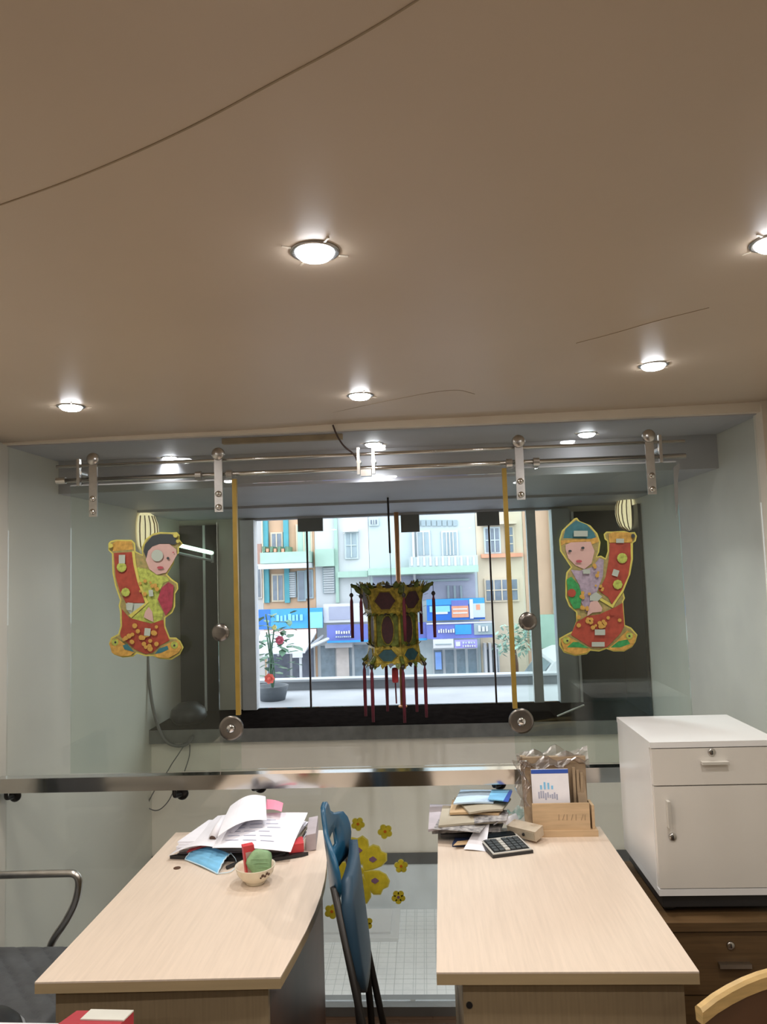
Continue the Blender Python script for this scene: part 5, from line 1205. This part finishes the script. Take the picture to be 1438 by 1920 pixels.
# awning on the left
AW = 14.6
aw = thing('awning', 'white sloping awning with red valance across the street', 'awning', (Py(530, 1230, AW).x, AW, Py(530, 1232, AW).z))
a0, a1 = Py(470, 1230, AW), Py(572, 1230, AW)
zt1, zt0 = Py(530, 1190, 15.5).z, Py(530, 1226, AW).z
obj('canvas', prism([(a0.x, AW, zt0), (a1.x, AW, zt0), (a1.x+0.1, 15.5, zt1), (a0.x, 15.5, zt1)], (0, 0, 0.03)), m_signw, aw)
obj('valance', bx(a0.x, a1.x+0.1, 15.50, 15.54, Py(530, 1188, 15.5).z, Py(530, 1181, 15.5).z), mat('pale_red_valance', (0.75, 0.50, 0.50), 0.6), aw)
for k in range(3):
    x_ = a0.x+(a1.x-a0.x)*(0.1+0.4*k); obj('strut', tube([(x_, AW+0.02, zt0-0.02), (x_+0.35, 15.5, zt1-0.05)], 0.03, 6), m_greyframe, aw)
obj('hanging_grid', bx(Py(493, 1220, AW).x, Py(512, 1220, AW).x, AW, AW+0.02, Py(500, 1233, AW).z, zt0), m_signw, aw)
obj('hanging_grid', bx(Py(548, 1220, AW).x, Py(567, 1220, AW).x, AW, AW+0.02, Py(560, 1233, AW).z, zt0), m_signw, aw)
for k in range(2): obj('post', tube([(a0.x+0.1+(a1.x-a0.x-0.2)*k, AW+0.05, zt0), (a0.x+0.1+(a1.x-a0.x-0.2)*k, AW+0.05, -1.8)], 0.03, 6), m_greyframe, aw)
tl = [Py(582, 1213, 14.4), Py(615, 1198, 15.2)]
tag(obj('reflection_streak', tube(tl, 0.035, 6), m_signw), 'slanting white bar for a fluorescent reflection, between the left window joint and indigo sign', 'pole')  # solid white bar in place of a fluorescent light's reflection
# motorbikes under the awning and a van on the right
def motorbike(px, Y, label, m):
    x0 = Py(px, 1240, Y).x; t = thing('motorbike', label, 'motorbike', (x0, Y, -1.8), 'motorbikes across the street'); z0 = -1.8
    for s_ in (-1, 1):
        wh = obj('wheel', tube([(x0+0.62*s_+0.27*math.cos(a_), Y, z0+0.32+0.27*math.sin(a_)) for a_ in [2*PI*k/16 for k in range(16)]], 0.05, 6, closed=True), m_black, t)
        obj('hub', lathe([(0.06, -0.05), (0.06, 0.05)], (x0+0.62*s_, Y, z0+0.32), 10, (0, 1, 0)), m_silver, wh)
    obj('body', prism([(x0-0.75, Y-0.12, z0+0.62), (x0-0.2, Y-0.14, z0+0.40), (x0+0.30, Y-0.14, z0+0.40), (x0+0.42, Y-0.12, z0+0.98), (x0+0.30, Y-0.12, z0+0.98), (x0+0.18, Y-0.12, z0+0.62), (x0-0.1, Y-0.12, z0+0.66), (x0-0.7, Y-0.12, z0+0.80)], (0, 0.25, 0)), m, t)
    obj('seat', bx(x0-0.68, x0-0.02, Y-0.13, Y+0.13, z0+0.80, z0+0.90), m_black, t, bevel=0.02)
    obj('fork', tube([(x0+0.62, Y, z0+0.32), (x0+0.36, Y, z0+1.05)], 0.03, 6), m_silver, t)
    obj('handlebar', tube([(x0+0.30, Y-0.33, z0+1.10), (x0+0.37, Y, z0+1.05), (x0+0.30, Y+0.33, z0+1.10)], 0.018, 6), m_black, t)
    for s_ in (-1, 1): obj('mirror', lathe([(0.0, -0.01), (0.06, -0.01), (0.06, 0.01), (0, 0.01)], (x0+0.34, Y+0.28*s_, z0+1.28), 10, (1, 0, 0)), m_black, t)
motorbike(505, 13.6, 'dark motorbike parked under the awning, left one', m_shopdk)
motorbike(556, 13.9, 'rose-grey motorbike parked under the awning, right one', m_rose)
vx = Py(955, 1240, 12.6).x; VY = 12.6; z0 = -1.8
van = thing('van', 'white van parked at the right of the window view', 'van', (vx+1.6, VY, z0))
pr_ = [(0, 0.35), (0, 1.05), (0.25, 1.25), (0.75, 1.92), (1.0, 2.02), (4.0, 2.05), (4.2, 1.9), (4.25, 0.35)]
obj('body', prism([(vx+a, VY, z0+b) for a, b in pr_], (0, 1.7, 0)), m_signw, van, bevel=0.05)
for pg in ([(0.62, 1.25), (0.95, 1.80), (1.35, 1.80), (1.35, 1.25)], [(1.45, 1.25), (1.45, 1.80), (2.5, 1.80), (2.5, 1.25)], [(2.6, 1.25), (2.6, 1.80), (3.8, 1.80), (3.8, 1.25)]):
    obj('side_window', prism([(vx+a, VY-0.012, z0+b) for a, b in pg], (0, 0.011, 0)), m_shopgl, van)
obj('windscreen', prism([(vx+0.245, VY+0.12, z0+1.27), (vx+0.71, VY+0.15, z0+1.88), (vx+0.71, VY+1.55, z0+1.88), (vx+0.245, VY+1.58, z0+1.27)], (-0.012, 0, 0.008)), m_shopgl, van)
for a in (0.85, 3.4): obj('wheel', lathe([(0.0, -0.11), (0.33, -0.11), (0.35, 0), (0.33, 0.11), (0, 0.11)], (vx+a, VY+0.08, z0+0.35), 18, (0, 1, 0)), m_black, van, smooth=True)
obj('headlight', bx(vx-0.02, vx+0.06, VY+0.1, VY+0.4, z0+0.78, z0+0.95), m_silver, van, bevel=0.01)
obj('bumper', bx(vx-0.06, vx+0.1, VY+0.02, VY+1.68, z0+0.3, z0+0.55), m_greyframe, van, bevel=0.02)
tree = thing('street_tree', 'small leafy tree beside the van', 'tree', (Py(960, 1200, 14.9).x, 14.9, -1.8))
tx = Py(962, 1200, 14.9).x
obj('trunk', tube([(tx, 14.9, -1.8), (tx+0.03, 14.9, -0.2), (tx, 14.9, 0.25)], [0.07, 0.055, 0.03], 8), m_darkwood, tree, smooth=True)
random.seed(4); bm = B()
for k in range(160):
    a_, b_ = random.uniform(0, 2*PI), random.uniform(-1, 1); r_ = 0.42*random.random()**0.4
    c_ = Vector((tx+r_*math.cos(a_)*math.sqrt(1-b_*b_), 14.9+r_*math.sin(a_)*math.sqrt(1-b_*b_), 0.28+0.5*r_*b_*1.6)); d_ = Vector((random.uniform(-1, 1), random.uniform(-1, 1), random.uniform(-1, .6))).normalized(); s_ = d_.cross(Vector((0.3, 0.2, 1))).normalized()
    prism([c_, c_+d_*0.06+s_*0.04, c_+d_*0.14, c_+d_*0.06-s_*0.04], (0, 0, 0.004), bm)
lf = obj('foliage', bm, mat('pale_street_leaf', (0.28, 0.42, 0.34), 0.6, var=0.3), tree); lf['kind'] = 'stuff'
